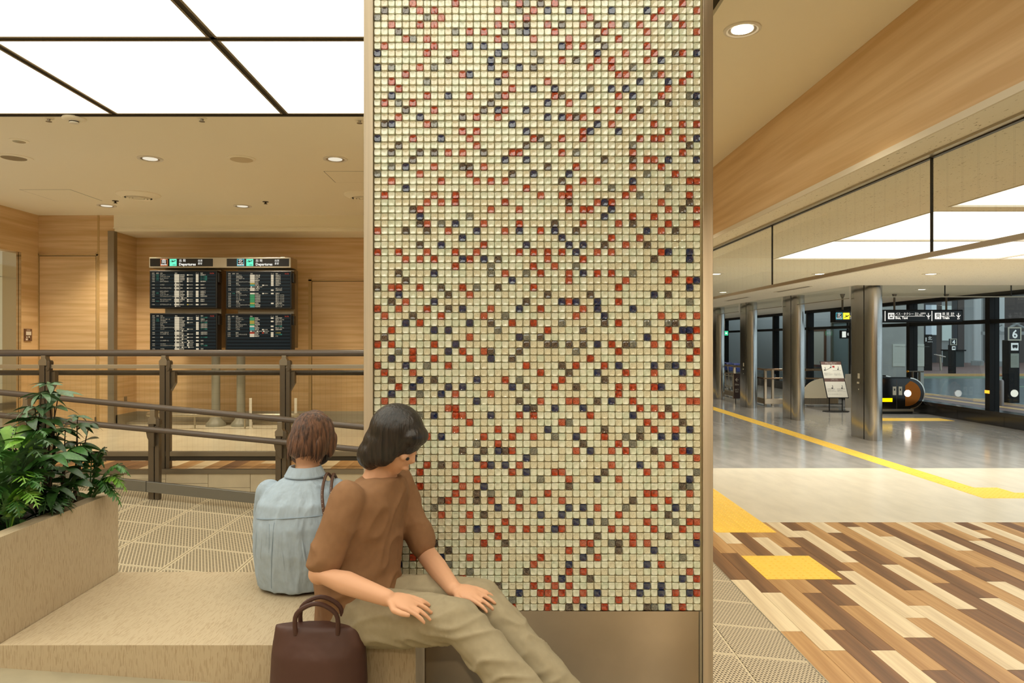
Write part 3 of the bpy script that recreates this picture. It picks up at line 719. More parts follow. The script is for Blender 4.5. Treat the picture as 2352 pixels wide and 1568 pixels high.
TM = [tmat('clear_cream_glass', (220,222,194), (238,238,216), 60), tmat('speckled_cream_glass', (212,204,170), (232,226,198), 260), tmat('greenish_cream_glass', (208,214,186), (228,232,206), 60),
      tmat('red_glass', (132,40,16), (192,66,32), 90), tmat('crackled_red_glass', (150,62,40), (204,100,70), 260),
      tmat('navy_glass', (12,22,54), (36,52,96), 200), tmat('smoky_brown_glass', (44,36,34), (110,94,82), 260), tmat('smoky_grey_glass', (84,88,84), (140,138,122), 260)]
rnd = random.Random(21)
grid = [[0]*NC for _ in range(NR)]
for r in range(NR):
    for c in range(NC):
        q = rnd.random()
        near = [grid[r][c-1] if c else 0] + ([grid[r-1][c]] if r else [])
        pc = .29 if max(near) < 3 else .08
        if q < pc*.52: grid[r][c] = 3 if rnd.random() < .55 else 4
        elif q < pc: grid[r][c] = 5 if rnd.random() < .45 else (6 if rnd.random() < .65 else 7)
        else: grid[r][c] = 1 if rnd.random() < .42 else (2 if rnd.random() < .3 else 0)
field = MB(); hh = p/2*.965
r_mid = int((H-zb)/p)
tme = [MB() for _ in TM]; tms = []
for i, mb in enumerate(tme):
    tile_geo(mb, 0, 0, hh, .0002*i); tms.append(mb.mesh('glass_tile', TM[i], smooth=60))
for r in range(NR):
    for c in range(NC):
        cx, cz = xl+(c+.5)*p, zb+(r+.5)*p
        jx, jz = rnd.uniform(-.0006,.0006), rnd.uniform(-.0006,.0006)
        if r_mid-3 <= r < r_mid+3:
            o = bpy.data.objects.new('glass_tile', tms[grid[r][c]]); C.objects.link(o); o.parent = pil
            o.location = Vector((cx+jx, 0, cz+jz))-pil.location; o.rotation_euler = (0, rnd.uniform(-.02,.02), 0)
        else: tile_geo(field, cx+jx, cz+jz, hh, rnd.uniform(-.0004,.0005), grid[r][c])
obj('tile_field', field, TM, pil, smooth=60, kind='stuff')

# ================================================================== BENCH AND PLANTER
zs = H-(698*2.44/F)
bench = MB(); bx = -1.775
bench.prism([(bx,2.44),(-.30,2.44),(-.30,2.73),(-.56,2.73),(-.56,3.21),(bx,3.21)], .25, zs)
obj('stone_bench', bench, M['stone'], None, at=(-1.1, 2.8, .25), bevel=.003, label='low pale streaked stone bench between the planter and the mosaic pillar', cat='bench')
zp = H-.698
pln = MB(); yf, yb2 = 2.44, 3.21; xq = -4.6; w = .062
pln.box(bx-w, bx-.0015, yf, yb2, .3, zp).box(xq, bx-w, yf, yf+w, .3, zp).box(xq, bx-w, yb2-w, yb2, .3, zp).box(xq, xq+w, yf+w, yb2-w, .3, zp)
planter = obj('stone_planter', pln, M['stone'], None, at=(-3, 2.8, .3), label='long pale streaked stone planter box full of green plants', cat='planter')
obj('soil', MB().box(xq+w, bx-w, yf+w, yb2-w, .35, zp-.07), mat('dark_soil', (38,30,22), rough=.95, bump=((60,60,60), .8, .02)), planter, at=(-3,2.8,.35), kind='stuff')

# ---- plants
def leaf_mat(name, c1, c2): 
    m = mat(name, c1, rough=.38, spec=.5, noise=((14,14,14), .3, 3), tint2=c2)
    m.node_tree.nodes['Principled BSDF'].inputs['Subsurface Weight'].default_value = 0.0
    return m
LM = [leaf_mat('deep_green_leaf', (46,80,32), (30,56,24)), leaf_mat('mid_green_leaf', (70,118,52), (52,96,42)), leaf_mat('bright_green_leaf', (120,164,58), (92,142,48)), leaf_mat('grey_green_leaf', (92,122,84), (66,98,64))]
M['stem'] = mat('brown_stem', (70,56,38), rough=.7)
def leaf_mesh(L, wd, droop, k):
    mb = MB(); n = 6
    cols = []
    for i in range(n+1):
        t_ = i/n; w_ = wd*math.sin(math.pi*min(1, t_**.85*.98+.02))**.8*(1 if t_ < 1 else 0)
        x = L*t_; z = -droop*L*t_*t_
        cols.append(len(mb.v)); mb.v += [(x, -w_, z+w_*.25), (x, 0, z), (x, w_, z+w_*.25)]
    for i in range(n):
        a, b_ = cols[i], cols[i+1]
        mb.face((a, b_, b_+1, a+1)); mb.face((a+1, b_+1, b_+2, a+2))
    return mb.mesh('leaf', LM[k], smooth=True)
leaves = [[leaf_mesh(1, .19, .25, k), leaf_mesh(1, .16, .5, k)] for k in range(4)]
def rot_to(d, up=Vector((0,0,1))):
    x = d.normalized(); y = up.cross(x)
    if y.length < 1e-3: y = Vector((0,1,0))
    y.normalize(); z = x.cross(y); return Matrix((x, y, z)).transposed()
prnd = random.Random(5)
def add_leaf(parent, pos, d, L, k):
    o = bpy.data.objects.new('leaf', prnd.choice(leaves[k])); C.objects.link(o); o.parent = parent
    o.location = Vector(pos)-wloc(parent)
    o.rotation_euler = (rot_to(d) @ Matrix.Rotation(prnd.uniform(-.5,.5), 3, 'X')).to_euler(); o.scale = (L, L*prnd.uniform(.9,1.25), L)
def whorl(parent, c, L, k, n=7, tilt=.1, ax=None):
    a0 = prnd.uniform(0, 6.28)
    for i in range(n):
        a = a0+6.283*i/n+prnd.uniform(-.15,.15)
        add_leaf(parent, c, Vector((math.cos(a), math.sin(a), tilt+prnd.uniform(-.25,.2))), L*prnd.uniform(.75,1.1), k)
def umbrella_plant(label, base, tips, k, L=.085):
    t = thing('umbrella_plant', label, 'plant', base)
    st = MB()
    for tp in tips:
        c, lk, ln_ = tp
        c = Vector(c); b_ = Vector(base)+Vector((prnd.uniform(-.02,.02), prnd.uniform(-.02,.02), -.04))
        mid = (b_+c)/2+Vector((prnd.uniform(-.03,.03), prnd.uniform(-.03,.03), .04))
        st.tube([b_, mid, c], [.006,.004,.0022], 6)
        whorl(t, c, ln_, lk, n=prnd.choice((6,7,8)))
    obj('stem', st, M['stem'], t, smooth=True)
    return t
zsoil = zp-.07
Pw = lambda x, y, d: P(x, y, d)
umbrella_plant('tall umbrella plant rising above the sloping handrails', (Pw(95,1010,3.0).x, 3.0, zsoil),
  [(Pw(110,882,3.0),3,.075), (Pw(95,905,2.95),3,.10), (Pw(135,903,3.05),3,.105), (Pw(80,935,2.95),3,.085), (Pw(125,935,3.02),3,.10), (Pw(60,950,3.05),3,.09),
   (Pw(75,965,2.9),0,.11), (Pw(105,962,3.0),0,.11), (Pw(50,985,2.95),0,.11), (Pw(95,990,2.9),0,.11), (Pw(130,985,3.0),0,.1), (Pw(20,985,3.0),0,.09), (Pw(115,1010,2.95),0,.1)], 3)
umbrella_plant('slender umbrella plant at the back corner of the planter', (Pw(160,1040,3.08).x, 3.08, zsoil),
  [(Pw(178,957,3.08),3,.06), (Pw(176,975,3.05),0,.09), (Pw(205,975,3.1),0,.06), (Pw(150,985,3.0),3,.075), (Pw(185,1018,3.08),0,.11), (Pw(165,1030,3.0),1,.10), (Pw(200,1040,3.1),0,.08), (Pw(150,1050,3.0),0,.1)], 3)
umbrella_plant('low umbrella plant with one bright leaf rosette in front', (Pw(120,1130,2.85).x, 2.85, zsoil),
  [(Pw(125,1047,2.8),1,.125), (Pw(60,1010,2.75),2,.1), (Pw(150,1075,2.9),0,.11), (Pw(130,1120,2.82),0,.12), (Pw(95,1085,2.8),0,.12), (Pw(165,1105,2.9),0,.1), (Pw(110,1150,2.78),0,.1), (Pw(70,1120,2.75),0,.12), (Pw(180,1080,2.98),0,.1), (Pw(140,1160,2.82),0,.07)], 0)
def fern(label, base, fronds, k):
    t = thing('fern', label, 'plant', base)
    for (tip, L, kk) in fronds:
        b_ = Vector(base); tp = Vector(tip); up = Vector((0,0,.10+.25*(tp-b_).length))
        n = 15; pts = []
        for i in range(n+1):
            s_ = i/n; pts.append(b_.lerp(tp, s_)+up*4*s_*(1-s_)*.7)
        mb = MB(); mb.tube(pts, [.003]*(n)+[.001], 5)
        for i in range(3, n):
            d = (pts[i+1]-pts[i-1]).normalized(); side = d.cross(Vector((0,0,1))).normalized()
            ll = 1.15*L*(.55+.45*math.sin(math.pi*i/n))*(1 if i < n-2 else .6)
            for s2 in (-1, 1):
                q = (side*s2+d*.45+Vector((0,0,prnd.uniform(-.25,.1)))).normalized(); e = pts[i]+q*ll; wv = d*ll*.24; nrm = Vector((0,0,1))*ll*.10
                o = len(mb.v); a1 = pts[i].lerp(e,.35); a2 = pts[i].lerp(e,.7)
                mb.v += [tuple(pts[i]), tuple(a1+wv+nrm), tuple(a1-wv*.9+nrm*.3), tuple(a2+wv*.75), tuple(a2-wv*.65-nrm), tuple(e-nrm*1.5)]
                mb.face((o,o+2,o+1)); mb.face((o+1,o+2,o+4,o+3)); mb.face((o+3,o+4,o+5))
        obj('frond', mb, LM[kk], t, smooth=True)
    return t
def rim_fronds(base, lst): return [(tuple(Pw(x,y,d)), L, k) for (x,y,d,L,k) in lst]
fern('bright wavy fern spilling over the back corner of the planter', (Pw(205,1105,3.08).x, 3.08, zsoil+.02), rim_fronds(0, [(300,1095,3.12,.05,1),(292,1130,3.1,.055,2),(280,1165,3.08,.05,1),(255,1140,3.05,.05,1),(240,1075,3.1,.04,0),(215,1060,3.12,.045,1),(245,1045,3.1,.035,0)]), 1)
fern('lush fern with broad pale fronds at the picture edge', (Pw(20,1080,2.75).x, 2.75, zsoil+.02), rim_fronds(0, [(110,1000,2.75,.06,1),(120,1025,2.7,.06,3),(95,1050,2.68,.055,3),(-20,1000,2.7,.06,1),(40,990,2.9,.06,2),(100,1115,2.66,.055,1),(60,1120,2.6,.05,2),(-10,1060,2.6,.06,1),(130,1080,2.75,.05,0)]), 1)
fern('yellow green fern leaning over the planter rim near the picture edge', (Pw(20,1165,2.62).x, 2.62, zsoil+.02), rim_fronds(0, [(88,1168,2.57,.045,2),(70,1150,2.6,.05,2),(100,1130,2.62,.05,1),(45,1190,2.55,.04,1),(-20,1150,2.55,.05,1),(30,1110,2.6,.05,0)]), 2)
fern('dark fern trailing over the middle of the planter rim', (Pw(130,1140,2.85).x, 2.85, zsoil+.02), rim_fronds(0, [(165,1165,2.83,.04,0),(120,1185,2.75,.04,0),(185,1140,2.9,.04,0),(140,1185,2.78,.035,1),(100,1180,2.72,.04,0),(200,1110,2.95,.04,0)]), 0)
# dense undergrowth of leaves filling the planter
ug = thing('leafy_shrub', 'dense dark leafy shrub filling the middle of the planter', 'plant', (-2.3, 2.85, zsoil))
obj('stem', MB().tube([(-2.3,2.85,zsoil-.02),(-2.32,2.84,zsoil+.12),(-2.28,2.86,zsoil+.22)], [.012,.009,.004], 6).tube([(-2.3,2.85,zsoil-.02),(-2.15,2.9,zsoil+.1)], [.01,.004], 6), M['stem'], ug, smooth=True)
for i in range(290):
    x = -1.87-abs(prnd.gauss(0, .33)); y = prnd.uniform(2.52, 3.14)
    top = .40 if x < -1.98 else .15
    z = zsoil+prnd.uniform(.02, top)*(1-.3*abs(y-2.85))
    a = prnd.uniform(0, 6.28)
    add_leaf(ug, (x, y, z), Vector((math.cos(a), math.sin(a)-.3, prnd.uniform(-.3,.5))), prnd.uniform(.06,.115), prnd.choice((0,0,0,1,0,0,1)))

M['kick'] = mat('brushed_kick_plate', (138,138,134), rough=.32, metal=.9)
ug2 = thing('leafy_shrub', 'lighter green leafy shrub at the picture edge side of the planter', 'plant', (-2.35, 2.62, zsoil))
obj('stem', MB().tube([(-2.35,2.62,zsoil-.02),(-2.3,2.62,zsoil+.2)], [.01,.004], 6), M['stem'], ug2, smooth=True)
for i in range(210):
    x = -2.02-abs(prnd.gauss(0, .22)); y = prnd.uniform(2.50, 2.95)
    a = prnd.uniform(0, 6.28)
    add_leaf(ug2, (x, y, zsoil+prnd.uniform(.02, .34)), Vector((math.cos(a), math.sin(a)-.3, prnd.uniform(-.3,.5))), prnd.uniform(.07,.13), prnd.choice((0,1,1,0,3,2)))
# ================================================================== GUARD RAIL ON THE RAISED FLOOR
YG, YR = 6.5, 6.15
def Zg(y, d): return H-(y-CY)*d/F
gr = thing('guard_rail', 'level bronze guard rail with wired glass along the raised floor', 'railing', (-3.3, YG, .7))
x0, x1 = -6.3, -.55
obj('top_rail', MB().tube([(x0,YG,1.783),(x1,YG,1.783)], .0315, 20), M['rail'], gr, smooth=True)
obj('glass_head_bar', MB().box(x0,x1,YG-.012,YG+.012,Zg(846,YG),Zg(837,YG)), M['alu'], gr, bevel=.002)
obj('inner_handrail', MB().tube([(x0,YG+.1,1.593),(x1,YG+.1,1.593)], .025, 14), mat('dark_inner_rail', (62,52,42), rough=.35, spec=.6), gr, smooth=True)
obj('bottom_channel', MB().box(x0,x1,YG-.02,YG+.02,Zg(1047,YG),Zg(1036,YG)), M['bronze_l'], gr, bevel=.002)
obj('bottom_channel', MB().box(x0,x1,YG-.012,YG+.03,Zg(1057,YG),Zg(1047,YG)), M['dark'], gr)
gpx = [-3.15-1.127*2, -3.15-1.127, -3.15, -3.15+1.127, -3.15+1.127*2]
def post(parent, x, y, z0, z1, ztop, zs=0):
    """main post with a narrow neck carrying the rail and a bracket cap"""
    w = .046
    pm = MB().box(x-w, x+.004, y-.03, y+.03, z0, z1).box(x+.008, x+w, y-.024, y+.03, z0, z1-.02)
    po = obj('post', pm, M['bronze'], parent, bevel=.003)
    cp = MB().prism([(x-w-.004, z1-.004),(x+w*.55, z1-.004),(x+w*.55, z1+.04),(x+w*.3, z1+.062),(x+w*.3, ztop),(x-w*.62, ztop),(x-w*.62, z1+.062),(x-w-.004, z1+.04)], y-.034, y+.034, 'y')
    obj('post_cap', cp, M['bronze_l'], po, bevel=.003)
    obj('clamp', MB().prism([(x+w*.5, z1-.06),(x+w*.95, z1-.05),(x+w*1.15, z1-.01),(x+w*1.15, z1+.03),(x+w*.9, z1+.045),(x+w*.5, z1+.035)], y-.03, y+.03, 'y'), M['bronze'], po, bevel=.003)
    return po
for x in gpx:
    po = post(gr, x, YG, .7, Zg(838,YG), 1.76)
    obj('bracket', MB().prism([(YG+.02,1.56),(YG+.1,1.575),(YG+.1,1.59),(YG+.02,1.60)], x+.02, x+.07, 'x').prism([(x+.04,1.42),(x+.085,1.50),(x+.085,1.61),(x+.04,1.60)], YG-.0, YG+.05, 'y'), M['bronze'], po)
for a, b_ in zip([x0]+gpx, gpx+[x1]):
    obj('glass_pane', MB().box(a+.055, b_-.055, YG-.004, YG+.004, Zg(1036,YG), Zg(848,YG)), M['glass_guard'], gr)
# sloping ramp handrails
hr = thing('ramp_handrail', 'sloping bronze double handrail descending along the ramp', 'railing', (-3.3, YR, .4))
m_ = -.0953
zu = lambda x: 1.439+m_*(x+4.457); zl = lambda x: 1.245+m_*(x+4.457); zk = lambda x: .730-.107*(x+3.805)
a, b_ = -6.0, -.62
obj('upper_rail', MB().tube([(a,YR,zu(a)),(b_,YR,zu(b_))], .0265, 18), M['rail'], hr, smooth=True)
obj('lower_rail', MB().tube([(a,YR-.05,zl(a)),(b_,YR-.05,zl(b_))], .0255, 18), M['rail'], hr, smooth=True)
xs_ = [-3.08-1.128*2, -3.08-1.128, -3.08, -3.08+1.128, -3.08+2.256]
for x in xs_:
    zt = zu(x)-.02
    po = post(hr, x, YR+.005, ramp_z(x)-.005, zt-.125, zt)
    zc = zl(x)
    obj('bracket', MB().prism([(x-.05,zc-.02),(x-.04,zc-.07),(x-.005,zc-.14),(x+.02,zc-.15),(x+.02,zc-.02)], YR-.055, YR-.02, 'y'), M['bronze'], po, bevel=.002)
    obj('bolt', MB().lathe([(.012,0),(.012,-.006),(.006,-.009)], 12, (x-.012, YR-.025, zt-.19), axis='y'), M['chrome'], po, smooth=True)
cuts = [a]+[x-.05 for x in xs_]+[b_]
for c0, c1 in zip(cuts[:-1], cuts[1:]):
    c0 += .004
    kb = MB(); yk0, yk1 = YR-.055, YR-.02
    kb.hexa([(c0,yk0,zk(c0)-.092),(c1,yk0,zk(c1)-.092),(c1,yk1,zk(c1)-.092),(c0,yk1,zk(c0)-.092),(c0,yk0,zk(c0)),(c1,yk0,zk(c1)),(c1,yk1,zk(c1)),(c0,yk1,zk(c0))])
    obj('kick_plate', kb, M['kick'], hr, bevel=.002)

# ================================================================== DEPARTURE BOARDS
M['scr'] = mat('dark_screen', (8,9,10), rough=.3, spec=.12, emit=(.004,.006,.007), estr=1.0)
M['scr2'] = mat('dark_screen_row', (12,16,18), rough=.3, spec=.12, emit=(.009,.014,.016), estr=1.0)
M['t_cream'] = glow('screen_text_cream', (.95,.82,.58), .62)
M['t_white'] = glow('sign_text_white', (1,.97,.88), .95)
M['t_green'] = glow('screen_text_green', (.10,.48,.32), .55)
M['t_red'] = glow('screen_text_red', (.75,.10,.05), .5)
M['t_boxg'] = glow('screen_box_green', (.10,.42,.16), .6)
M['t_boxy'] = glow('screen_box_yellow', (.62,.46,.10), .6)
M['t_boxt'] = glow('screen_box_teal', (.10,.42,.36), .6)
M['s_mint'] = glow('sign_mint_square', (.16,.86,.55), 1.0)
M['s_cyan'] = glow('sign_cyan_line', (.10,.55,.65), 1.0)
M['s_orange'] = glow('sign_orange_line', (.80,.22,.06), 1.0)
M['s_yel'] = glow('sign_yellow_square', (.95,.80,.05), 1.2)
M['signblk'] = mat('black_sign_face', (12,12,12), rough=.3)
DB = 9.5
M['greyp'] = mat('grey_painted_steel', (150,148,134), rough=.4)
st = thing('display_stand', 'grey twin pole stand carrying the departure displays and sign box', 'stand', (-3.83, 9.7, .7))
for x in (-4.007, -3.654):
    pp = obj('pole', MB().lathe([(.058,.10),(.058,1.3)], 24, (x, 9.72, .7)), M['greyp'], st, smooth=True)
    obj('pole_foot', MB().lathe([(.135,0),(.135,.03),(.12,.05),(.09,.085),(.066,.13),(.058,.16)], 28, (x, 9.72, .7)), M['greyp'], pp, smooth=True)
for xa, xb in ((P(366,0,DB).x, P(497,0,DB).x), (P(536,0,DB).x, P(667,0,DB).x)):
    obj('spine', MB().box(xa, xb, 9.66, 9.86, 1.80, 2.893), M['bronze_l'], st, bevel=.004)
hb0, hb1 = P(342,0,DB).x, P(668,0,DB).x
hd = thing('sign_box', 'long aluminium box with two lit black Departures panels', 'sign', ((hb0+hb1)/2, DB+.15, 2.905))
obj('housing', MB().box(hb0, hb1, DB, DB+.30, 2.90, 3.045), M['alu'], hd, bevel=.006)
icon_plane = [(-.030,.006),(-.012,.004),(-.022,.018),(-.012,.017),(.004,.002),(.026,-.006),(.034,-.004),(.030,.002),(.014,.010),(.012,.014),(.008,.012),(-.020,.020)]
for (xa, xb, kanji, en, lm) in ((345,489,'南','SOUTH','s_orange'),(521,664,'北','NORTH','s_cyan')):
    a, b_ = P(xa,0,DB).x, P(xb,0,DB).x; z0, z1 = H-(611.5-CY)*DB/F, H-(594-CY)*DB/F; yy = DB-.004
    pn = obj('sign_panel', MB().box(a, b_, yy, DB+.01, z0, z1), M['signblk'], hd)
    def X(px): return (px-CX)*DB/F
    off = xa
    zc = (z0+z1)/2; s = (z1-z0)*.46
    cx = X(off+32)
    obj('symbol_frame', MB().box(cx-s, cx+s, yy-.002, yy, zc-s, zc+s), M[lm], pn); obj('symbol_field', MB().box(cx-s+.006, cx+s-.006, yy-.003, yy-.001, zc-s+.006, zc+s-.006), M['signblk'], pn)
    text(kanji, (cx, yy-.005, zc+.012), .068, M['t_white'], pn, align='CENTER', bold=.004)
    text(en, (cx, yy-.005, zc-.031), .024, M['t_white'], pn, align='CENTER', bold=.001)
    cx = X(off+53)
    obj('symbol_field', MB().box(cx-s, cx+s, yy-.002, yy, zc-s, zc+s), M['s_mint'], pn)
    ic = MB()
    ic.prism([(cx-.040,zc+.012),(cx-.030,zc+.010),(cx-.008,zc+.004),(cx+.036,zc+.022),(cx+.040,zc+.028),(cx+.030,zc+.030),(cx+.004,zc+.020),(cx-.018,zc+.032),(cx-.024,zc+.030),(cx-.008,zc+.013),(cx-.030,zc+.016)], yy-.0035, yy-.002, 'y').box(cx-.005, cx+.036, yy-.0035, yy-.002, zc-.036, zc-.030)
    obj('symbol', ic, M['signblk'], pn)
    text('出 発', (X(off+66.5), yy-.005, zc+.024), .042, M['t_white'], pn, bold=.0018)
    text('Departures', (X(off+66.5), yy-.005, zc-.026), .050, M['t_white'], pn, bold=.0012)
    text('出发', (X(off+110), yy-.005, zc+.024), .033, M['t_white'], pn, bold=.0006)
    text('출발', (X(off+110), yy-.005, zc-.016), .033, M['t_white'], pn, bold=.0006)
obj('lug', MB().box(hb0+.08, hb0+.14, DB+.05, DB+.1, 3.045, 3.055).box(hb1-.16, hb1-.1, DB+.05, DB+.1, 3.045, 3.055), M['chrome'], hd)

def airline_rows(s_): return [l.split('|') for l in s_.strip().split('\n')]
BD = {
'TL': airline_rows('''16:30|16:45|デンバー|c|UA0142|c NH7022|52|搭乗終了|w
16:30|17:20|ウランバートル|c|UA0007||53|ゲート変更|g
16:45|17:00|ヒューストン|c|UA0006|c NH6452|51|ゲート変更|g
17:00|17:10|グアム|c|UA0197|c NH6456|56|ゲート変更|g
17:00||ロサンゼルス|c|NH6|c TG6092|57|最終案内|w
|||s|LH7916||||
17:00||シカゴ|c|NH12|c TG6176|53|搭乗中|w
|||s|LH7926||||
17:05||サンフランシスコ|c|NH8|c TG6094|55|搭乗終了|w
|||s|LH7939||||
17:05||ロサンゼルス|c|UA0033|c NH7018|34|搭乗終了|w
17:05|16:55|トロント|c|AC10|c NH6812|42|搭乗終了|w
17:15||ニューアーク|c|UA0078|c NH6453|36|搭乗中|w
17:25||バンコク(スワンナプーム)|c|TG677|c NH5951|44|出国手続中|w
|||s|UA7952 UA7403||||
17:25||サンフランシスコ|c|UA0838|c NH7012|31|搭乗中|w
17:25|17:10|バンクーバー|c|AC4|c NH6814|47|搭乗中|w
|||s|LH6027||||
17:30||クアラルンプール|c|NH815|o AC6296|58A|出国手続中|w
|||s|UA7952||||'''),
'TR': airline_rows('''16:15||シンセン|c|CZ8128||12|搭乗終了|w
16:40||成都(天府)|c|3U3962||13|出発済み|w
16:50||シンガポール|c|3U53||14|搭乗済み|w
16:55||台北|c|MM625||14|搭乗終了|w
17:00||バンコク(スワンナプーム)|c|ZG51||22|搭乗終了|w
17:00||釜山|y|LJ224||24|最終案内|w
17:20||ソウル|t|KE712|c DL7856|15|搭乗中|w
|||s|AM7707 AZ3207||||
17:25||バンコク(スワンナプーム)|c|LY8432|||南ウイング|w
17:30||バンコク(ドンムアン)|c|SL395||12|出国手続中|w
||(DMK)||||||
17:40|17:30|アブダビ|c|EY801|c NH5261|24|搭乗中|w
17:45||ホーチミンシティ|n|WS5918|||第2ターミナル|w
18:00||ハノイ|n|WS5936|||第2ターミナル|w
18:00||マニラ|n|WS5922|||第2ターミナル|w
18:05||シンガポール|n|WS5932|||第2ターミナル|w
18:20||香港|n|WS5910|||第2ターミナル|w
18:20||ソウル|y|LJ218||24|出国手続中|w
18:25||バンコク(スワンナプーム)|n|WS5930|||第2ターミナル|w
18:30||ハノイ|t|VN3493|||南ウイング|w'''),
'BL': airline_rows('''17:30||マニラ|c|NH819|c PR3107|57B|ゲート変更|g
17:35|17:25|モントリオール|c|AC6|c NH6806|43|搭乗中|w
17:40|17:30|アブダビ|c|NH6263|||北ウイング|w
17:50||ジャカルタ|c|NH835|c UA7972|51|ゲート変更|g
17:50||セブ|c|UA0032||41|出国手続中|w
17:55||グアム|c|UA0841||33|出国手続中|w
18:10||バンコク(スワンナプーム)|c|NQ1||21|出国手続中|w
18:30||ハノイ|c|NH857|c AC6280|56|ゲート変更|g
|||s|UA7977 VN3405||||
18:45||ロサンゼルス|c|SQ12||44|出国手続中|w
18:45||シンガポール|c|NH801|c AC6248|46|出国手続中|w
|||s|UA7990 UA7435||||
18:45||香港|c|NH811|c AC6286|57A|ゲート変更|g
|||s|UA7991 UA7989||||
19:00||シンガポール|c|SQ11|c NH6255|46|定刻|w
|||s|UA7980 VA5011 TG7360||||
19:05||シンセン|c|ZH652|c NH6865|51|定刻|w
19:10||バンコク(スワンナプーム)|c|NH805|c AC6291|52|ゲート変更|g
|||s|ET1473 LH7321 UA7974||||
19:20||ソウル|c|OZ103||41|定刻|w'''),
'BR': airline_rows('''18:35||カルガリー|n|WS81||14|出国手続中|w
18:55||バンクーバー|n|WS5901|||第2ターミナル|w
19:10||ホノルル|y|ZG2||15|搭乗手続中|w
19:45||ソウル|y|EY8452|||南ウイング|w
19:50||ホーチミンシティ|n|VN3309|||南ウイング|w
19:55||テルアビブ|c|LY92||12|ゲート変更|g
20:00||デヒナ|t|KE8701|||第2ターミナル|w
20:00||ソウル|t|KE714|c DL7982|24|出国手続中|w
|||s|AM7707 AZ3203 TW7276||||
21:00||香港|r|HX631|r TG9005|12|大幅遅延|y
21:30||サンフランシスコ|c|ZG26||11|ゲート変更|g
22:10||台北|c|MM627||13|バス|w'''),
}
BXM = {'c':'t_cream','y':'t_boxy','n':'t_boxg','t':'t_boxt','r':'t_red'}
def board(name, label, px0, px1, py0, py1, rows, grp='departure displays'):
    x0, x1 = P(px0,0,DB).x, P(px1,0,DB).x; z1, z0 = H-(py0-CY)*DB/F, H-(py1-CY)*DB/F
    t = thing(name, label, 'display', ((x0+x1)/2, DB+.07, z0), group=grp)
    obj('housing', MB().box(x0, x1, DB, DB+.155, z0, z1), M['black'], t, bevel=.006)
    obj('side_handle', MB().prism([(z1-.12,DB+.02),(z1-.02,DB+.02),(z1-.03,DB+.12),(z1-.14,DB+.12)][::-1] and [(DB+.02,z1-.16),(DB+.12,z1-.16),(DB+.12,z1-.03),(DB+.02,z1-.03)], x1, x1+.022, 'x'), M['black'], t, bevel=.004)
    b = .016; sx0, sx1, sz0, sz1 = x0+b, x1-b, z0+b, z1-b; yy = DB-.002
    sc_o = obj('screen', MB().box(sx0, sx1, yy, DB+.002, sz0, sz1), M['scr'], t)
    n = 21; dz = (sz1-sz0-.012)/(n+.1)
    bm_, zr = MB(), lambda i: sz1-.012-dz*(i+.5)
    for i in range(1, n):
        if i % 2: bm_.box(sx0+.006, sx1-.006, yy-.0008, yy, zr(i)-dz*.5, zr(i)+dz*.5)
    obj('row_band', bm_, M['scr2'], sc_o, kind='stuff')
    Wd = sx1-sx0; cw = lambda f: sx0+Wd*f; fs = dz*.98; yt = yy-.0015
    text('定刻', (cw(.02), yt, zr(0)), fs*.8, M['t_cream'], sc_o); text('変更', (cw(.085), yt, zr(0)), fs*.8, M['t_cream'], sc_o)
    text('行先', (cw(.145), yt, zr(0)), fs*.8, M['t_cream'], sc_o); text('便名', (cw(.37), yt, zr(0)), fs*.8, M['t_cream'], sc_o)
    text('ゲート', (cw(.69), yt, zr(0)), fs*.7, M['t_cream'], sc_o); text('備考', (cw(.765), yt, zr(0)), fs*.8, M['t_cream'], sc_o)
    text('16:56', (cw(.905), yt, zr(0)), fs*1.25, M['t_red'], sc_o)
    parts = {}
    def tx(k, s_, x, z, size, **kw):
        me = text_mesh(s_, size, **kw); me.transform(ROTF)
        mb = parts.setdefault(k, MB()); o_ = len(mb.v)
        mb.v += [(v.co.x+x, v.co.y+yt, v.co.z+z) for v in me.vertices]
        for f in me.polygons: mb.face([o_+q for q in f.vertices])
        bpy.data.meshes.remove(me)
    def bxx(k, f0, f1, z, h=.42):
        parts.setdefault(k, MB()).box(cw(f0), cw(f1), yt-.0004, yt+.0004, z-dz*h, z+dz*h)
    for i, r in enumerate(rows):
        r = (r+['']*9)[:9]; z = zr(i+1)
        if z < sz0+dz*.4: break
        if r[0]: tx('t_cream', r[0], cw(.02), z, fs*.78)
        if r[1]: tx('t_green', r[1], cw(.082), z, fs*.78)
        if r[2]: tx('t_cream', r[2], cw(.145), z, fs*(.92 if len(r[2]) < 9 else .78), bold=.0003, xs=.95)
        if r[3] in BXM: bxx(BXM[r[3]], .365, .437, z); tx('t_cream', r[4], cw(.442), z, fs*.95, bold=.0003)
        elif r[3] == 's':
            q = .372
            for w_ in r[4].split(): bxx('t_cream', q, q+.024, z, .34); tx('t_cream', w_, cw(q+.028), z, fs*.7); q += .10
        if r[5]:
            kk, w_ = r[5].split(); bxx(BXM.get(kk, 't_boxy'), .557, .583, z, .36); tx('t_cream', w_, cw(.588), z, fs*.7)
        if r[6]: bxx('t_cream', .694, .735, z); 
        if r[7]: tx({'w':'t_cream','g':'t_green','y':'t_boxy'}[r[8]], r[7], cw(.765), z, fs*.88, bold=.0003, xs=.95)
    for k_, mb in parts.items():
        obj('lettering', mb, M[k_], sc_o)
    return t
board('departure_display', 'upper departure display on the South side full of pale flight rows', 343.5, 498.5, 621, 708, BD['TL'])
board('departure_display', 'upper departure display on the North side with green airline boxes', 518.5, 670, 622, 709, BD['TR'])
board('departure_display', 'lower departure display on the South side just above the top rail', 344, 499, 719, 806, BD['BL'])
board('departure_display', 'lower departure display on the North side with its lower half empty', 517.5, 670, 720, 807, BD['BR'])
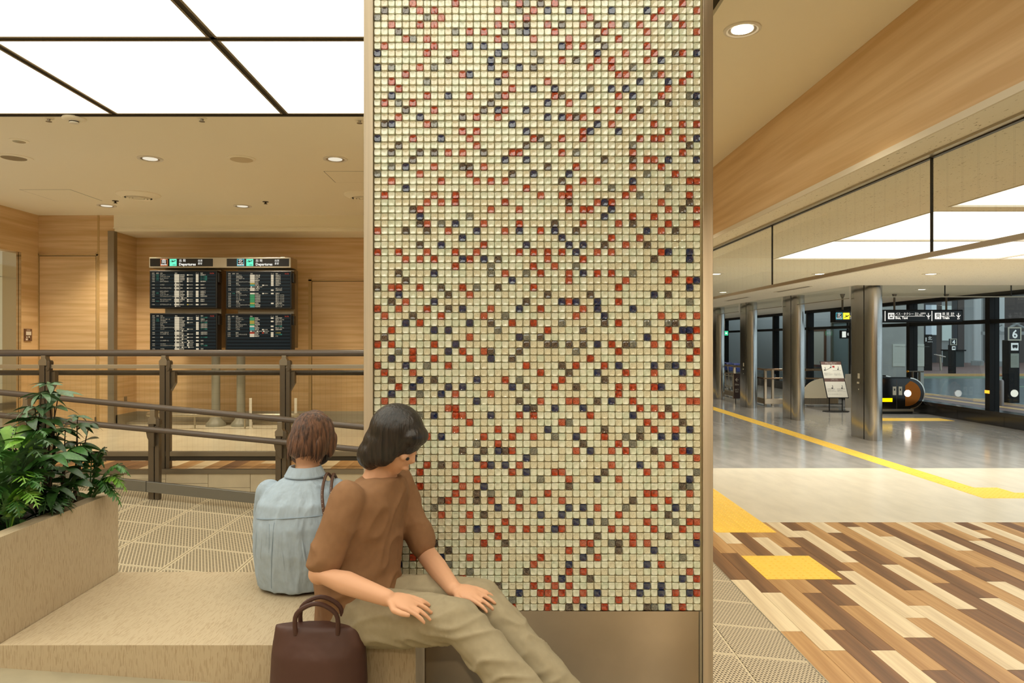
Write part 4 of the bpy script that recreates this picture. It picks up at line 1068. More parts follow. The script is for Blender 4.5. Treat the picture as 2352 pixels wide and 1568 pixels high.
# low barrier in front of the stand
br = thing('floor_barrier', 'low bent steel tube barrier around the display stand feet', 'barrier', (-3.8, 9.40, .7))
zb_ = .885
pth = [(-4.85,9.95,zb_),(-4.87,9.55,zb_),(-4.82,9.44,zb_),(-4.7,9.40,zb_),(-2.9,9.40,zb_),(-2.76,9.44,zb_),(-2.70,9.55,zb_),(-2.70,9.95,zb_)]
obj('barrier_rail', MB().tube(pth, .024, 12), M['alu'], br, smooth=True)
for x in (-4.16, -3.48, -2.86):
    pq = obj('post', MB().tube([(x,9.40,.70),(x,9.40,.87)], .012, 10), M['alu'], br, smooth=True)
    obj('foot_plate', MB().box(x-.05, x+.05, 9.385, 9.415, .70, .706), M['alu'], pq)
for x in (-3.44, -2.82):
    obj('upright_plate', MB().box(x-.018, x+.018, 9.50, 9.506, .78, 1.11).box(x-.018,x+.018,9.50,9.54,.70,.78), M['white'], br)
ic_ = thing('intercom_panel', 'brown wall intercom panel with pale labels beside the lobby opening', 'intercom', (P(61,768,9.2).x, 9.2, 1.9))
q0, q1 = P(52,783,9.40), P(71,754,9.58)
t0 = -6.42
ipm = MB().box(t0, t0+.018, 9.30, 9.44, H-(783-CY)*9.35/F, H-(755-CY)*9.35/F)
ic_.location = (t0, 9.37, 1.88)
obj('plate', ipm, mat('brown_plate', (112,78,56), rough=.4), ic_)
za = H-(783-CY)*9.35/F
obj('label_field', MB().box(t0+.018, t0+.020, 9.32, 9.42, za+.08, za+.13).box(t0+.018, t0+.020, 9.315, 9.35, za+.01, za+.035).box(t0+.018, t0+.020, 9.325, 9.345, za+.045, za+.062).box(t0+.018, t0+.020, 9.33, 9.40, za+.145, za+.152), M['white'], ic_)
obj('button', MB().lathe([(.012,0),(.01,.008)], 14, (t0+.018, 9.375, za+.055), axis='x'), M['white'], ic_, smooth=True)
obj('keyhole', MB().lathe([(.011,0),(.009,.004)], 14, (t0+.018, 9.385, za+.025), axis='x'), M['black'], ic_)
sk = thing('wall_socket', 'small wall socket low on the oak return beside the display bay', 'socket', (-5.375, 9.9, 1.05))
obj('plate', MB().box(-5.375, -5.368, 9.86, 9.93, .98, 1.10), M['bronze_l'], sk)
obj('outlet', MB().box(-5.368, -5.366, 9.88, 9.91, 1.0, 1.03), M['white'], sk)

# ================================================================== HALL OBJECTS
M['pillarsteel'] = mat('polished_pillar_steel', (204,203,200), rough=.17, metal=1.0, noise=((3,3,.8), .12, 3), aniso=.3)
def steel_pillar(label, x, y, ztop, door=False):
    """long oval steel pillar: flat flanks, round ends, black seam beside the near round end"""
    t = thing('steel_pillar', label, 'pillar', (x, y+.42, 0), group='oval steel pillars of the hall')
    w, l = .135, .72; sy = y+w
    n = 12; front = [(x+w*math.cos(a), sy+w*math.sin(a)) for a in [math.pi+math.pi*i/n for i in range(n+1)]]
    obj('round_end', MB().prism([(x-w, sy+.10)]+front+[(x+w, sy+.10)], 0, ztop, 'z'), M['pillarsteel'], t, smooth=True)
    back = [(x+w*math.cos(a), sy+l-w+w*math.sin(a)) for a in [math.pi*i/n for i in range(n+1)]]
    obj('flank_shell', MB().prism([(x+w, sy+.14)]+back+[(x-w, sy+.14)], 0, ztop, 'z'), M['pillarsteel'], t, smooth=True)
    obj('seam', MB().box(x-w+.004, x+w-.004, sy+.09, sy+.15, 0, ztop), M['black'], t)
    obj('foot_ring', MB().prism([(a_*1.0+(a_-x)*.02, b_) for a_, b_ in front]+[(x+w*1.02, sy+.1),(x-w*1.02, sy+.1)][:2], 0, .05, 'z'), M['steel'], t) if 0 else None
    return t, x-w, sy+.1
for (y, lb, zt_) in ((13.05,'large oval steel pillar in front of the direction sign and escalator',ZR),(16.4,'oval steel pillar beside the tilted notice board',ZR),(19.45,'oval steel pillar in front of the brown arrow sign',ZR),(22.3,'oval steel pillar half hidden by the mosaic pillar edge',ZR)):
    t, xx, yy = steel_pillar(lb, 7.13, y, zt_)
    if y in (13.05, 19.45):
        pl = MB(); z0 = .86
        k0 = yy+.18
        lab = obj('braille_label', MB().box(xx-.003, xx, k0, k0+.07, z0+.30, z0+.40).box(xx-.003, xx, k0+.02, k0+.10, z0+.20, z0+.235).box(xx-.003,xx,k0+.03,k0+.05,z0+.08,z0+.10), M['white'], t)
# direction sign
sg = thing('direction_sign', 'long black hanging direction sign to buses, taxis and trains', 'sign', (9.2, 16, 2.3))
DS = 16.0
def SX(px): return (px-CX)*DS/F
def SZ(py): return H-(py-CY)*DS/F
s0, s1 = SX(1917), SX(2212)
obj('housing', MB().box(s0, s1, DS, DS+.22, SZ(740), SZ(711)), M['blackm'], sg, bevel=.01)
for px in (1940, 2060, 2180):
    obj('hanger_rod', MB().tube([(SX(px),DS+.1,SZ(711)),(SX(px),DS+.1,ZR)], .022, 10).lathe([(.03,-.08),(.055,0)],12,(SX(px),DS+.1,ZR)), M['bronze'], sg, smooth=True)
face = obj('sign_face', MB().box(s0+.03, s1-.03, DS-.006, DS, SZ(737.5), SZ(714)), M['signblk'], sg)
yy = DS-.009; zc = SZ(725.5)
def sq(cx, s, m, inner=None):
    obj('symbol_field', MB().box(cx-s, cx+s, yy, yy+.002, zc-s, zc+s), M[m], face)
    if inner: obj('symbol_field', MB().box(cx-s+inner, cx+s-inner, yy-.002, yy, zc-s+inner, zc+s-inner), M['signblk'], face)
sq(SX(1927), .075, 's_cyan', .01); text('北', (SX(1927), yy-.004, zc+.018), .105, M['t_white'], face, align='CENTER', bold=.006); text('NORTH', (SX(1927), yy-.004, zc-.048), .034, M['t_white'], face, align='CENTER', bold=.001)
sq(SX(1943.5), .075, 's_yel')
cx = SX(1943.5); obj('symbol', MB().prism([(cx-.055,zc-.045),(cx-.02,zc-.03),(cx+.03,zc-.015),(cx+.055,zc+.01),(cx+.06,zc+.022),(cx+.045,zc+.022),(cx+.01,zc+.0),(cx-.01,zc+.03),(cx-.02,zc+.028),(cx-.01,zc-.008),(cx-.045,zc-.03)], yy-.003, yy-.001, 'y'), M['signblk'], face)
text('国際線到着', (SX(1953), yy, zc+.035), .085, M['t_white'], face, bold=.004); text("Int'l Arrivals", (SX(1953), yy, zc-.045), .085, M['t_white'], face, bold=.003)
obj('rule', MB().box(SX(1951), SX(2018), yy, yy+.002, zc-.008, zc+.002), M['s_yel'], face)
for px in (2032.5, 2140):
    obj('divider', MB().box(SX(px)-.008, SX(px)+.008, yy, yy+.002, SZ(737), SZ(714)), M['t_white'], face)
def blk_icon(cx, kind):
    sq(cx, .072, 't_white')
    m = MB(); y0_, y1_ = yy-.003, yy-.001
    if kind == 'bus': m.box(cx-.05,cx+.05,y0_,y1_,zc+.0,zc+.038).box(cx-.05,cx-.03,y0_,y1_,zc-.012,zc).box(cx+.03,cx+.05,y0_,y1_,zc-.012,zc).box(cx-.04,cx+.04,y0_,y1_,zc-.05,zc-.025).box(cx-.055,cx+.055,y0_,y1_,zc+.044,zc+.05)
    else: m.box(cx-.04,cx+.04,y0_,y1_,zc-.01,zc+.05).prism([(cx-.045,zc-.055),(cx-.03,zc-.055),(cx-.012,zc-.02),(cx-.025,zc-.02)],y0_,y1_,'y').prism([(cx+.045,zc-.055),(cx+.025,zc-.02),(cx+.012,zc-.02),(cx+.03,zc-.055)],y0_,y1_,'y')
    ic = obj('symbol', m, M['signblk'], face)
    obj('symbol_window', MB().box(cx-.03,cx+.03,y0_-.002,y0_,zc+.012,zc+.03), M['t_white'], face)
blk_icon(SX(2046.5), 'bus'); blk_icon(SX(2154), 'train')
text('バス・タクシー', (SX(2056), yy, zc+.045), .066, M['t_white'], face, bold=.004, xs=.93); text('Bus, Taxi', (SX(2056), yy, zc-.045), .078, M['t_white'], face, bold=.002)
text('巴士、出租车', (SX(2101), yy, zc+.058), .042, M['t_white'], face, bold=.001); text('버스, 택시', (SX(2101), yy, zc+.018), .042, M['t_white'], face, bold=.001)
text('鉄 道', (SX(2163.5), yy, zc+.045), .072, M['t_white'], face, bold=.004); text('Train', (SX(2163.5), yy, zc-.045), .078, M['t_white'], face, bold=.003)
text('铁路', (SX(2183), yy, zc+.058), .042, M['t_white'], face); text('철도', (SX(2183), yy, zc+.018), .042, M['t_white'], face)
obj('rule', MB().box(SX(2054), SX(2124), yy, yy+.002, zc-.008, zc), M['t_white'], face); obj('rule', MB().box(SX(2161), SX(2193), yy, yy+.002, zc-.008, zc), M['t_white'], face)
for px, fl_ in ((2132, '1F'), (2201, 'B1F')):
    cx = SX(px); y0_, y1_ = yy, yy+.002
    obj('arrow', MB().box(cx-.007, cx+.007, y0_, y1_, zc-.035, zc+.07).prism([(cx-.045,zc+.01),(cx-.045,zc+.028),(cx,zc-.018),(cx+.045,zc+.028),(cx+.045,zc+.01),(cx,zc-.045)][::-1], y0_, y1_, 'y'), M['t_white'], face)
    text(fl_, (cx, yy, zc-.065), .038, M['t_white'], face, align='CENTER', bold=.001)

# tilted notice board
DN = 18.5
nb = thing('notice_board', 'black framed tilted notice board with escalator safety pictures', 'notice board', (8.72, DN, 0))
A, B_, C_, D_ = P(1900,914,DN), P(1950,914,DN), P(1929.5,829,DN+.45), P(1878,829,DN+.45)
w_ = (B_-A).length
A = Vector((A.x, DN, A.z)); B_ = Vector((B_.x, DN, A.z)); ux = Vector((1,0,0)); uy = Vector((0,.45,1.02)).normalized(); hgt = ((D_.z-A.z))/uy.z
nn = ux.cross(uy)   # facing the viewer (-Y) after sign
nn = -nn if nn.y > 0 else nn
def slab(u0, u1, v0, v1, t0_, t1_):
    c = []
    for tt in (t1_, t0_):
        for (u, v) in ((u0,v0),(u1,v0),(u1,v1),(u0,v1)):
            c.append(tuple(A+ux*u+uy*v+nn*tt))
    return c
obj('frame', MB().hexa(slab(0, w_, 0, hgt, -.02, 0)), M['blackm'], nb, bevel=.008)
M['poster'] = mat('printed_sheet', (226,222,206), rough=.5); M['brownp'] = mat('brown_print', (104,76,66), rough=.5); M['inkb'] = mat('black_print', (30,28,28), rough=.5); M['inkg'] = mat('grey_print', (150,148,140), rough=.5); M['inkr'] = mat('red_print', (170,40,34), rough=.5)
sheet = obj('sheet', MB().hexa(slab(.02, w_-.02, .02, hgt-.02, 0, .003)), M['poster'], nb)
obj('heading_band', MB().hexa(slab(.02, w_-.02, hgt*.90, hgt-.02, .003, .004)), M['brownp'], sheet); obj('heading_band', MB().hexa(slab(.02, w_-.02, hgt*.44, hgt*.53, .003, .004)), M['brownp'], sheet)
ROTN = Matrix(((ux.x,uy.x,nn.x,0),(ux.y,uy.y,nn.y,0),(ux.z,uy.z,nn.z,0),(0,0,0,1)))
def ntext(s_, u, v, size, m, align='LEFT'):
    text(s_, A+ux*u+uy*v+nn*.006, size, M[m], sheet, rot=ROTN, align=align)
ntext('安全にご利用ください', w_/2, hgt*.945, .032, 'white', 'CENTER'); ntext('Please use the escalator safely', w_/2, hgt*.918, .017, 'white', 'CENTER')
ntext('ご注意ください', w_/2, hgt*.50, .028, 'white', 'CENTER'); ntext('Please be careful on the escalator', w_/2, hgt*.465, .015, 'white', 'CENTER')
pic = MB()
pic.hexa(slab(.06,.07,hgt*.74,hgt*.76,.003,.005))
for (u, v) in ((.10,.77),(.27,.84),(.46,.79),(.20,.28),(.46,.28)):
    pic.hexa(slab(u, u+.012, hgt*v-.035, hgt*v+.04, .003,.005)); pic.hexa(slab(u-.002, u+.014, hgt*v+.045, hgt*v+.062, .003,.005)); pic.hexa(slab(u-.03, u-.005, hgt*v-.035, hgt*v-.0, .003,.005))
for i in range(8): pic.hexa(slab(.08+.022*i, .105+.022*i, hgt*.735+.011*i, hgt*.74+.011*i+.004, .003,.005))
pic.hexa(slab(.30,.53,hgt*.735,hgt*.74,.003,.005)).hexa(slab(.05,.26,hgt*.24,hgt*.245,.003,.005)).hexa(slab(.31,.53,hgt*.24,hgt*.245,.003,.005))
obj('drawing', pic, M['inkb'], sheet, kind='stuff')
obj('prohibition_ring', MB().hexa(slab(.31,.37,hgt*.82,hgt*.87,.003,.0045)), M['inkr'], sheet)
ntext('階段を歩かず\n手すりにつかまり\nお乗りください', .05, hgt*.64, .028, 'inkg'); ntext('ベビーカーは\nおやめください\nご遠慮ください', .31, hgt*.64, .028, 'inkg')
ntext('お子様から目を\n離さないでください', .05, hgt*.19, .026, 'inkg'); ntext('手荷物を先に\n置かないでください', .31, hgt*.19, .026, 'inkg'); ntext('エレベーターをご利用ください', .05, hgt*.10, .026, 'inkg')
for u in (.075, w_-.16):
    c0 = A+ux*u
    obj('leg', MB().tube([(c0.x,DN+.04,.015),(c0.x,DN+.04,A.z+.05)], .014, 8), M['blackm'], nb)
c0 = A+ux*.075; c1 = A+ux*(w_-.16)
obj('crossbar', MB().tube([(c0.x,DN+.04,.20),(c1.x,DN+.04,.20)], .009, 8), M['blackm'], nb)
cb = (c0.x+c1.x)/2
obj('base_plate', MB().prism([(cb-.37,DN+.02),(cb-.24,DN-.20),(cb+.20,DN-.20),(cb+.36,DN+.02),(cb+.22,DN+.22),(cb-.24,DN+.22)], .0, .016, 'z'), M['blackm'], nb)

# escalator balustrades
M['blackgloss'] = mat('black_gloss_panel', (16,13,11), rough=.12, spec=.7)
M['amberp'] = mat('bronze_disc', (170,96,30), rough=.28, metal=.75)
YEs = 17.9
def balustrade(y, xe, main=True):
    xs = 9.25 if main else 9.95
    z0, z1, r = .12, .95, .415
    zc_ = (z0+z1)/2; xc = xe-r
    es = ESC
    side = [(xs, .07), (xc, .07)] + [(xc+r*.93*math.sin(a), zc_-r*.93*math.cos(a)) for a in [math.pi*i/18 for i in range(19)]] + [(xs, z1-.03)]
    obj('balustrade_panel', MB().prism(side, y, y+.24, 'y'), M['blackgloss'], es)
    belt = [(xs, zc_+r)]+[(xc+r*math.sin(a), zc_+r*math.cos(a)) for a in [math.pi*i/20 for i in range(21)]]+[(xc-.5, zc_-r)]
    hb = MB()
    for i in range(len(belt)-1):
        (xa, za_), (xb, zb2) = belt[i], belt[i+1]
        def inn(x, z): 
            return (x, z-.035) if i == 0 and x < xc else (xc+(x-xc)*.92, zc_+(z-zc_)*.92)
        (xc_, zc2), (xd, zd) = inn(xa, za_), inn(xb, zb2)
        hb.hexa([(xc_,y+.08,zc2),(xd,y+.08,zd),(xd,y+.17,zd),(xc_,y+.17,zc2),(xa,y+.08,za_),(xb,y+.08,zb2),(xb,y+.17,zb2),(xa,y+.17,za_)])
    obj('handrail_belt', hb, M['black'], es, smooth=True)
    for yo in (.0, .18):
        rim = MB()
        for i in range(1, 19):
            a0, a1 = math.pi*(i-.5)/19, math.pi*(i+.5)/19
            f = lambda a, rr: (xc+rr*math.sin(a), zc_+rr*math.cos(a))
            (xa,za_),(xb,zb2),(xc2,zc3),(xd,zd) = f(a0,r*.93),f(a1,r*.93),f(a0,r*.99),f(a1,r*.99)
            rim.hexa([(xa,y+yo,za_),(xb,y+yo,zb2),(xb,y+yo+.07,zb2),(xa,y+yo+.07,za_),(xc2,y+yo,zc3),(xd,y+yo,zd),(xd,y+yo+.07,zd),(xc2,y+yo+.07,zc3)])
        obj('steel_rim', rim, M['chrome'], es, smooth=True)
    obj('deck_strip', MB().box(xs, xc+.1, y-.03, y, .07, .13), M['bronze_l'], es)
    obj('plinth', MB().box(xs, xc-.05, y+.02, y+.22, 0, .07).box(xc-.05, xc+.12, y+.05, y+.2, 0, .15), M['black'], es)
    if main:
        xs0 = (2084.5-CX)*y/F; zz = H-(903-CY)*y/F
        dd = [(xs0-.02+.36*math.sin(a)*1.0, zz-.33*math.cos(a)) for a in [math.pi*(.02+.9*i/14) for i in range(15)]]
        obj('bronze_disc', MB().prism([(xs0-.06, zz-.33)]+dd+[(xs0-.06, zz+.2)], y-.003, y, 'y'), M['amberp'], es)
        obj('round_lamp', MB().lathe([(.085,0),(.085,-.012),(.0,-.014)], 28, (xs0, y-.003, zz), axis='y'), glow('newel_lamp', (1,.95,.85), 6), es)
        obj('amber_light_bar', MB().box((2012-CX)*y/F, (2049.5-CX)*y/F, y-.006, y, H-(922.5-CY)*y/F, H-(914-CY)*y/F), glow('amber_bar', (1,.62,.0), 1.6), es)
        for px in (2054.5, 2068):
            xx = (px-CX)*y/F
            lb = obj('warning_label', MB().box(xx-.045, xx+.045, y-.003, y, H-(907-CY)*y/F, H-(887.5-CY)*y/F), M['poster'], es)
            obj('pictogram', MB().box(xx-.015, xx+.015, y-.0045, y-.003, H-(897-CY)*y/F, H-(892-CY)*y/F), M['inkb'], lb)
        obj('panel_joint', MB().box((2059.5-CX)*y/F-.004, (2059.5-CX)*y/F+.004, y-.002, y, .1, z1-.06), M['bronze'], es)
ESC = thing('escalator', 'black escalator end with a round white lamp and amber light bar', 'escalator', (10.2, YEs, 0))
balustrade(YEs, 11.0); balustrade(YEs+1.05, 10.95, False)
obj('comb_plate', MB().box(9.6, 10.6, YEs+.26, YEs+1.03, 0, .02), M['alu'], ESC)
obj('upper_guard', MB().tube([((2086-CX)*18.6/F,18.6,H-(853-CY)*18.6/F),((2121-CX)*18.6/F,18.6,H-(853-CY)*18.6/F)], .02, 10).tube([((2096-CX)*18.6/F,18.6,.4),((2096-CX)*18.6/F,18.6,H-(853-CY)*18.6/F)], .03, 8).tube([((2112-CX)*18.6/F,18.6,.4),((2112-CX)*18.6/F,18.6,H-(853-CY)*18.6/F)], .03, 8), M['bronze'], ESC, smooth=True)
obj('brass_knob', MB().ell(((2085-CX)*18.6/F,18.6,H-(853-CY)*18.6/F), (.035,.035,.035)), mat('brass', (220,150,50), rough=.2, metal=1), ESC, smooth=True)

# railing of the escalator well
wr = thing('well_railing', 'glass and steel railing around the stair well behind the pillars', 'railing', (7.8, 24, 0))
M['railbronze'] = mat('polished_bronze_rail', (150,126,100), rough=.25, metal=1)
yA, yB = 20.2, 31.0
obj('handrail', MB().tube([(7.75,yB,1.05),(7.75,yA,1.05),(9.6,yA,1.05)], .03, 12), M['railbronze'], wr, smooth=True)
obj('handrail', MB().tube([(7.68,yB,.80),(7.68,yA-.07,.80),(9.6,yA-.07,.80)], .022, 12), M['railbronze'], wr, smooth=True)
obj('base_rail', MB().box(7.70,7.80,yA,yB,.05,.20).box(7.70,9.6,yA-.05,yA+.05,.05,.20), M['steel'], wr, bevel=.01)
for y in [yA+.05+1.35*i for i in range(9)]:
    obj('post', MB().box(7.72,7.79,y-.035,y+.035,.0,1.04), M['steel'], wr, bevel=.005)
    if y+1.3 < yB: obj('glass_pane', MB().box(7.745,7.755,y+.05,y+1.3,.22,.92), M['glass_hall'], wr)
for x in (7.95, 8.5):
    obj('post', MB().box(x-.03,x+.03,yA-.035,yA+.035,.0,1.04), M['steel'], wr, bevel=.005)
obj('glass_pane', MB().box(7.99,8.46,yA-.005,yA+.005,.22,.92), M['glass_hall'], wr)
pc = thing('curved_screen_panel', 'cream panel with a rounded corner beside the notice board', 'panel', (9.2, yA-.1, 0))
q = lambda px: (px-CX)*20.0/F
xa, xb, zt = q(1846), q(1960), H-(869-CY)*20/F
prof = [(xa,.24)]+[(xa+.62*(1-math.cos(a)), zt-.45+.45*math.sin(a)) for a in [math.pi/2*i/8 for i in range(9)]]+[(xb+1.2,zt),(xb+1.2,.24)]
obj('panel', MB().prism(prof, 20.0, 20.06, 'y'), mat('cream_screen', (228,216,186), rough=.45), pc)
obj('kick_band', MB().box(xa-.02, q(1925), 19.97, 20.08, .06, .24), M['steel'], pc, bevel=.006)
obj('return_panel', MB().box(q(1928), q(1958), 19.6, 19.66, 0, .95).prism([(q(1946),0),(q(1958),0),(q(1958),.95),(q(1944),.95)], 19.58, 19.6, 'y'), mat('grey_screen', (190,182,164), rough=.5), pc)
bs = thing('arrow_sign', 'brown floor sign with white arrows behind the third steel pillar', 'sign', (7.30, 20.7, 0))
q = lambda px: (px-CX)*20.7/F
z_ = lambda py: H-(py-CY)*20.7/F
obj('sign_panel', MB().box(q(1686), q(1738.5), 20.7, 20.73, z_(915), z_(857.5)), mat('dark_brown_sign', (70,50,44), rough=.4), bs)
for px, s_ in ((1692.3, -1), (1731.5, 1)):
    x = q(px); z0 = z_(872); y = 20.7-.004
    obj('arrow', MB().box(x-.045, x+.045, y, y+.003, z0-.008, z0+.008).prism([(x+s_*.045,z0),(x-s_*.0,z0+.055),(x-s_*.02,z0+.055),(x+s_*.02,z0),(x-s_*.02,z0-.055),(x-s_*.0,z0-.055)][::(-s_)], y, y+.003, 'y'), M['white'], bs)
    text('30m', (x, y, z_(883)), .075, M['white'], bs, align='CENTER'); text('出口\nExit', (x, y, z_(897)), .06, M['white'], bs, align='CENTER')
obj('stand_leg', MB().tube([(q(1690),20.72,0),(q(1690),20.72,z_(915))], .012, 8).tube([(q(1735),20.72,0),(q(1735),20.72,z_(915))], .012, 8), M['blackm'], bs)
# luggage carts
M['blue'] = mat('blue_cart_plastic', (44,60,120), rough=.4)
cart = thing('luggage_cart', 'nested luggage cart with a blue handle, nearest of the row behind the well railing', 'luggage cart', (8.8, 24.5, 0), group='row of nested luggage carts')
obj('frame', MB().tube([(8.6,24.3,.08),(8.6,24.55,1.0)], .016, 8).tube([(9.0,24.3,.08),(9.0,24.55,1.0)], .016, 8).tube([(8.6,24.3,.12),(8.65,25.0,.14),(8.95,25.0,.14),(9.0,24.3,.12)], .014, 8).tube([(8.6,24.42,.55),(9.0,24.42,.55)], .012, 8), M['steel'], cart, smooth=True)
obj('handle', MB().tube([(8.56,24.56,1.02),(9.04,24.56,1.02)], .03, 10), M['blue'], cart, smooth=True)
obj('basket', MB().box(8.63,8.97,24.5,24.66,.74,.92), M['blue'], cart, bevel=.02)
for w__ in ((8.62,24.35),(8.98,24.35),(8.8,24.98)):
    obj('wheel', MB().lathe([(.05,-.015),(.055,0),(.05,.015)], 12, (w__[0], w__[1], .055), axis='x'), M['black'], cart, smooth=True)
names = ['second','third','fourth','fifth','sixth','seventh','eighth','ninth']
for i in range(8):
    c_ = copy_tree(cart); c_.location = (8.8, 25.32+.82*i, 0)
    c_['label'] = 'nested luggage cart with a blue handle, %s of the row behind the well railing' % names[i]
# exit sign
ex = thing('exit_sign', 'small green lit exit sign at the far end of the hall', 'sign', P(1665,765,28))
q0 = P(1665,765,28)
obj('housing', MB().box(q0.x-.13, q0.x+.13, 28, 28.05, q0.z-.09, q0.z+.09), glow('exit_green', (.05,.55,.28), 1.2), ex)
obj('pictogram', MB().box(q0.x-.09, q0.x-.02, 27.99, 28, q0.z-.06, q0.z+.06).box(q0.x+.02, q0.x+.09, 27.99, 28, q0.z-.03, q0.z+.03), M['t_white'], ex)
obj('bracket', MB().tube([(q0.x,28.03,q0.z+.09),(q0.x,28.03,ZR)], .01, 6), M['bronze'], ex)

# ================================================================== PEOPLE
def organic(mb, voxel, smooth_n=6, sub=0):
    me = mb.mesh('o', [])
    o = bpy.data.objects.new('o', me); TS.collection.objects.link(o)
    r = o.modifiers.new('r', 'REMESH'); r.mode = 'VOXEL'; r.voxel_size = voxel; r.use_smooth_shade = True
    s_ = o.modifiers.new('s', 'SMOOTH'); s_.iterations = smooth_n; s_.factor = .5
    with bpy.context.temp_override(scene=TS, view_layer=TS.view_layers[0]):
        dg = bpy.context.evaluated_depsgraph_get()
    dg.update()
    out = bpy.data.meshes.new_from_object(o.evaluated_get(dg)); bpy.data.objects.remove(o)
    return out
from mathutils import noise as mnoise
def org_obj(name, mb, mats, parent, voxel=.008, smooth_n=6, folds=None, **pr):
    me = organic(mb, voxel, smooth_n); me.name = name
    if folds:
        amp, fx_, fy_, fz_ = folds; nn_ = [v.normal.copy() for v in me.vertices]
        for v, n_ in zip(me.vertices, nn_):
            q_ = Vector((v.co.x*fx_, v.co.y*fy_, v.co.z*fz_)); w_ = Vector((mnoise.noise(q_*.5+Vector((9,1,4))), mnoise.noise(q_*.5+Vector((2,7,3))), 0))
            r_ = 1-abs(mnoise.noise(q_+w_*1.2))*2.2
            v.co += n_*amp*(max(0, r_)**2-.35)
    pl_ = wloc(parent)
    me.transform(Matrix.Translation(-pl_)); me.materials.clear(); me.materials.append(mats)
    me.polygons.foreach_set('use_smooth', [True]*len(me.polygons))
    o = bpy.data.objects.new(name, me); C.objects.link(o); o.parent = parent
    for k, v in pr.items(): o[k] = v
    return o
def limb(mb, pts, rs, n=14):
    mb.tube(pts, rs, n)
    for p_, r_ in zip(pts, rs): mb.ell(p_, (r_*.99,)*3, 12, 8)
def loft(mb, secs, n=24):
    """secs: (center, half width along u, half depth along v, u, v)"""
    o = len(mb.v)
    for (c, a, b_, u, v) in secs:
        c, u, v = Vector(c), Vector(u).normalized(), Vector(v).normalized()
        for j in range(n):
            t_ = 2*math.pi*j/n; mb.v.append(tuple(c+u*a*math.cos(t_)+v*b_*math.sin(t_)))
    for i in range(len(secs)-1):
        for j in range(n): mb.face((o+i*n+j, o+i*n+(j+1) % n, o+(i+1)*n+(j+1) % n, o+(i+1)*n+j))
    mb.face([o+j for j in range(n)][::-1]); mb.face([o+(len(secs)-1)*n+j for j in range(n)])
def hand(mb, w, d, pn, curl=.5, s=1.0):
    """palm at wrist w pointing along d, palm normal pn; five separate bent fingers"""
    w, d, pn = Vector(w), Vector(d).normalized(), Vector(pn).normalized(); side = d.cross(pn).normalized()
    R = Matrix((side, d, pn)).transposed()
    mb.ell(w+d*.045*s, (.040*s,.050*s,.016*s), 12, 8, R=R)
    for i, (o_, l_) in enumerate(((-.031,.066),(-.011,.078),(.011,.073),(.031,.058))):
        b0 = w+d*.078*s+side*o_*s; p = [b0-d*.02*s, b0]; dd = (d+side*o_*5).normalized()
        for k_ in range(3):
            dd = (Matrix.Rotation(curl*.75, 3, side) @ dd) if True else dd
            p.append(p[-1]+dd*l_*s*(.45,.32,.23)[k_])
        limb(mb, p, [.0095*s,.0092*s,.0085*s,.0078*s,.0066*s], 8)
    b0 = w+d*.02*s-side*.034*s; dd = (d*.7-side*.7-pn*.2).normalized()
    limb(mb, [b0+side*.015*s, b0+dd*.03*s, b0+dd*.03*s+(dd+d).normalized()*.028*s, b0+dd*.03*s+(dd*.4+d).normalized()*.052*s], [.013*s,.0115*s,.0102*s,.008*s], 8)
def cloth(name, rgb, rgb2, sc_=(9,9,4), bs=.5):
    return mat(name, rgb, rough=.85, spec=.2, noise=((40,40,40), .06, 4), bump=(sc_, bs, .03))
M['skin'] = mat('warm_skin', (214,164,130), rough=.5, spec=.35)
def hair_mat(name, c1, c2):
    m = mat(name, c1, rough=.36, spec=.5, noise=((85,85,5), .5, 3), tint2=c2, bump=((120,120,6), .6, .006))
    return m
def head_geo(mb, c, R, s=1.0):
    """head with chin, nose, ears; local +Y is where the face looks, Z up"""
    c = Vector(c); f = lambda x, y, z: c+R @ Vector((x*s, y*s, z*s))
    mb.ell(f(0,-.005,.025), (.074*s,.092*s,.095*s), 20, 14, R=R)
    mb.ell(f(0,.022,-.035), (.057*s,.066*s,.075*s), 18, 12, R=R)
    mb.ell(f(0,.050,-.085), (.028*s,.026*s,.022*s), 12, 8, R=R)
    mb.tube([f(0,.080,.014), f(0,.095,-.020), f(0,.086,-.030)], [.007*s,.0105*s,.009*s], 8)
    for sx in (-1, 1):
        mb.ell(f(sx*.076,-.004,-.008), (.010*s,.020*s,.032*s), 10, 8, R=R)
        mb.ell(f(sx*.030,.070,-.012), (.022*s,.016*s,.014*s), 10, 8, R=R)
    mb.tube([f(-.020,.086,-.056), f(0,.091,-.055), f(.020,.086,-.056)], [.005*s,.008*s,.005*s], 8)

# ---- person seated on the bench, back to the viewer
wm = thing('person', 'person in pale blue shirt seated on the bench, back turned, short brown bob', 'person', (-.87, 3.03, zs))
bx_, by_ = -.872, 3.03
hc_ = Vector((-.842, 3.10, 1.452))
Rw = Matrix.Rotation(math.radians(-24), 3, 'Z') @ Matrix.Rotation(math.radians(-22), 3, 'X')
body = MB()
head_geo(body, hc_, Rw, .97)
limb(body, [(bx_+.015, by_+.0, 1.27), (bx_+.02, by_+.03, 1.345), tuple(hc_+Rw @ Vector((0,-.03,-.05)))], [.062,.052,.050])
loft(body, [((bx_,by_,zs+.06),.15,.11,(1,0,0),(0,1,0)), ((bx_,by_-.02,zs+.2),.13,.10,(1,0,0),(0,1,0)), ((bx_,by_-.04,zs+.33),.145,.10,(1,0,0),(0,1,0)), ((bx_,by_-.01,zs+.43),.14,.085,(1,0,0),(0,1,0)), ((bx_+.01,by_+.01,zs+.47),.07,.06,(1,0,0),(0,1,0))])
armsW = []
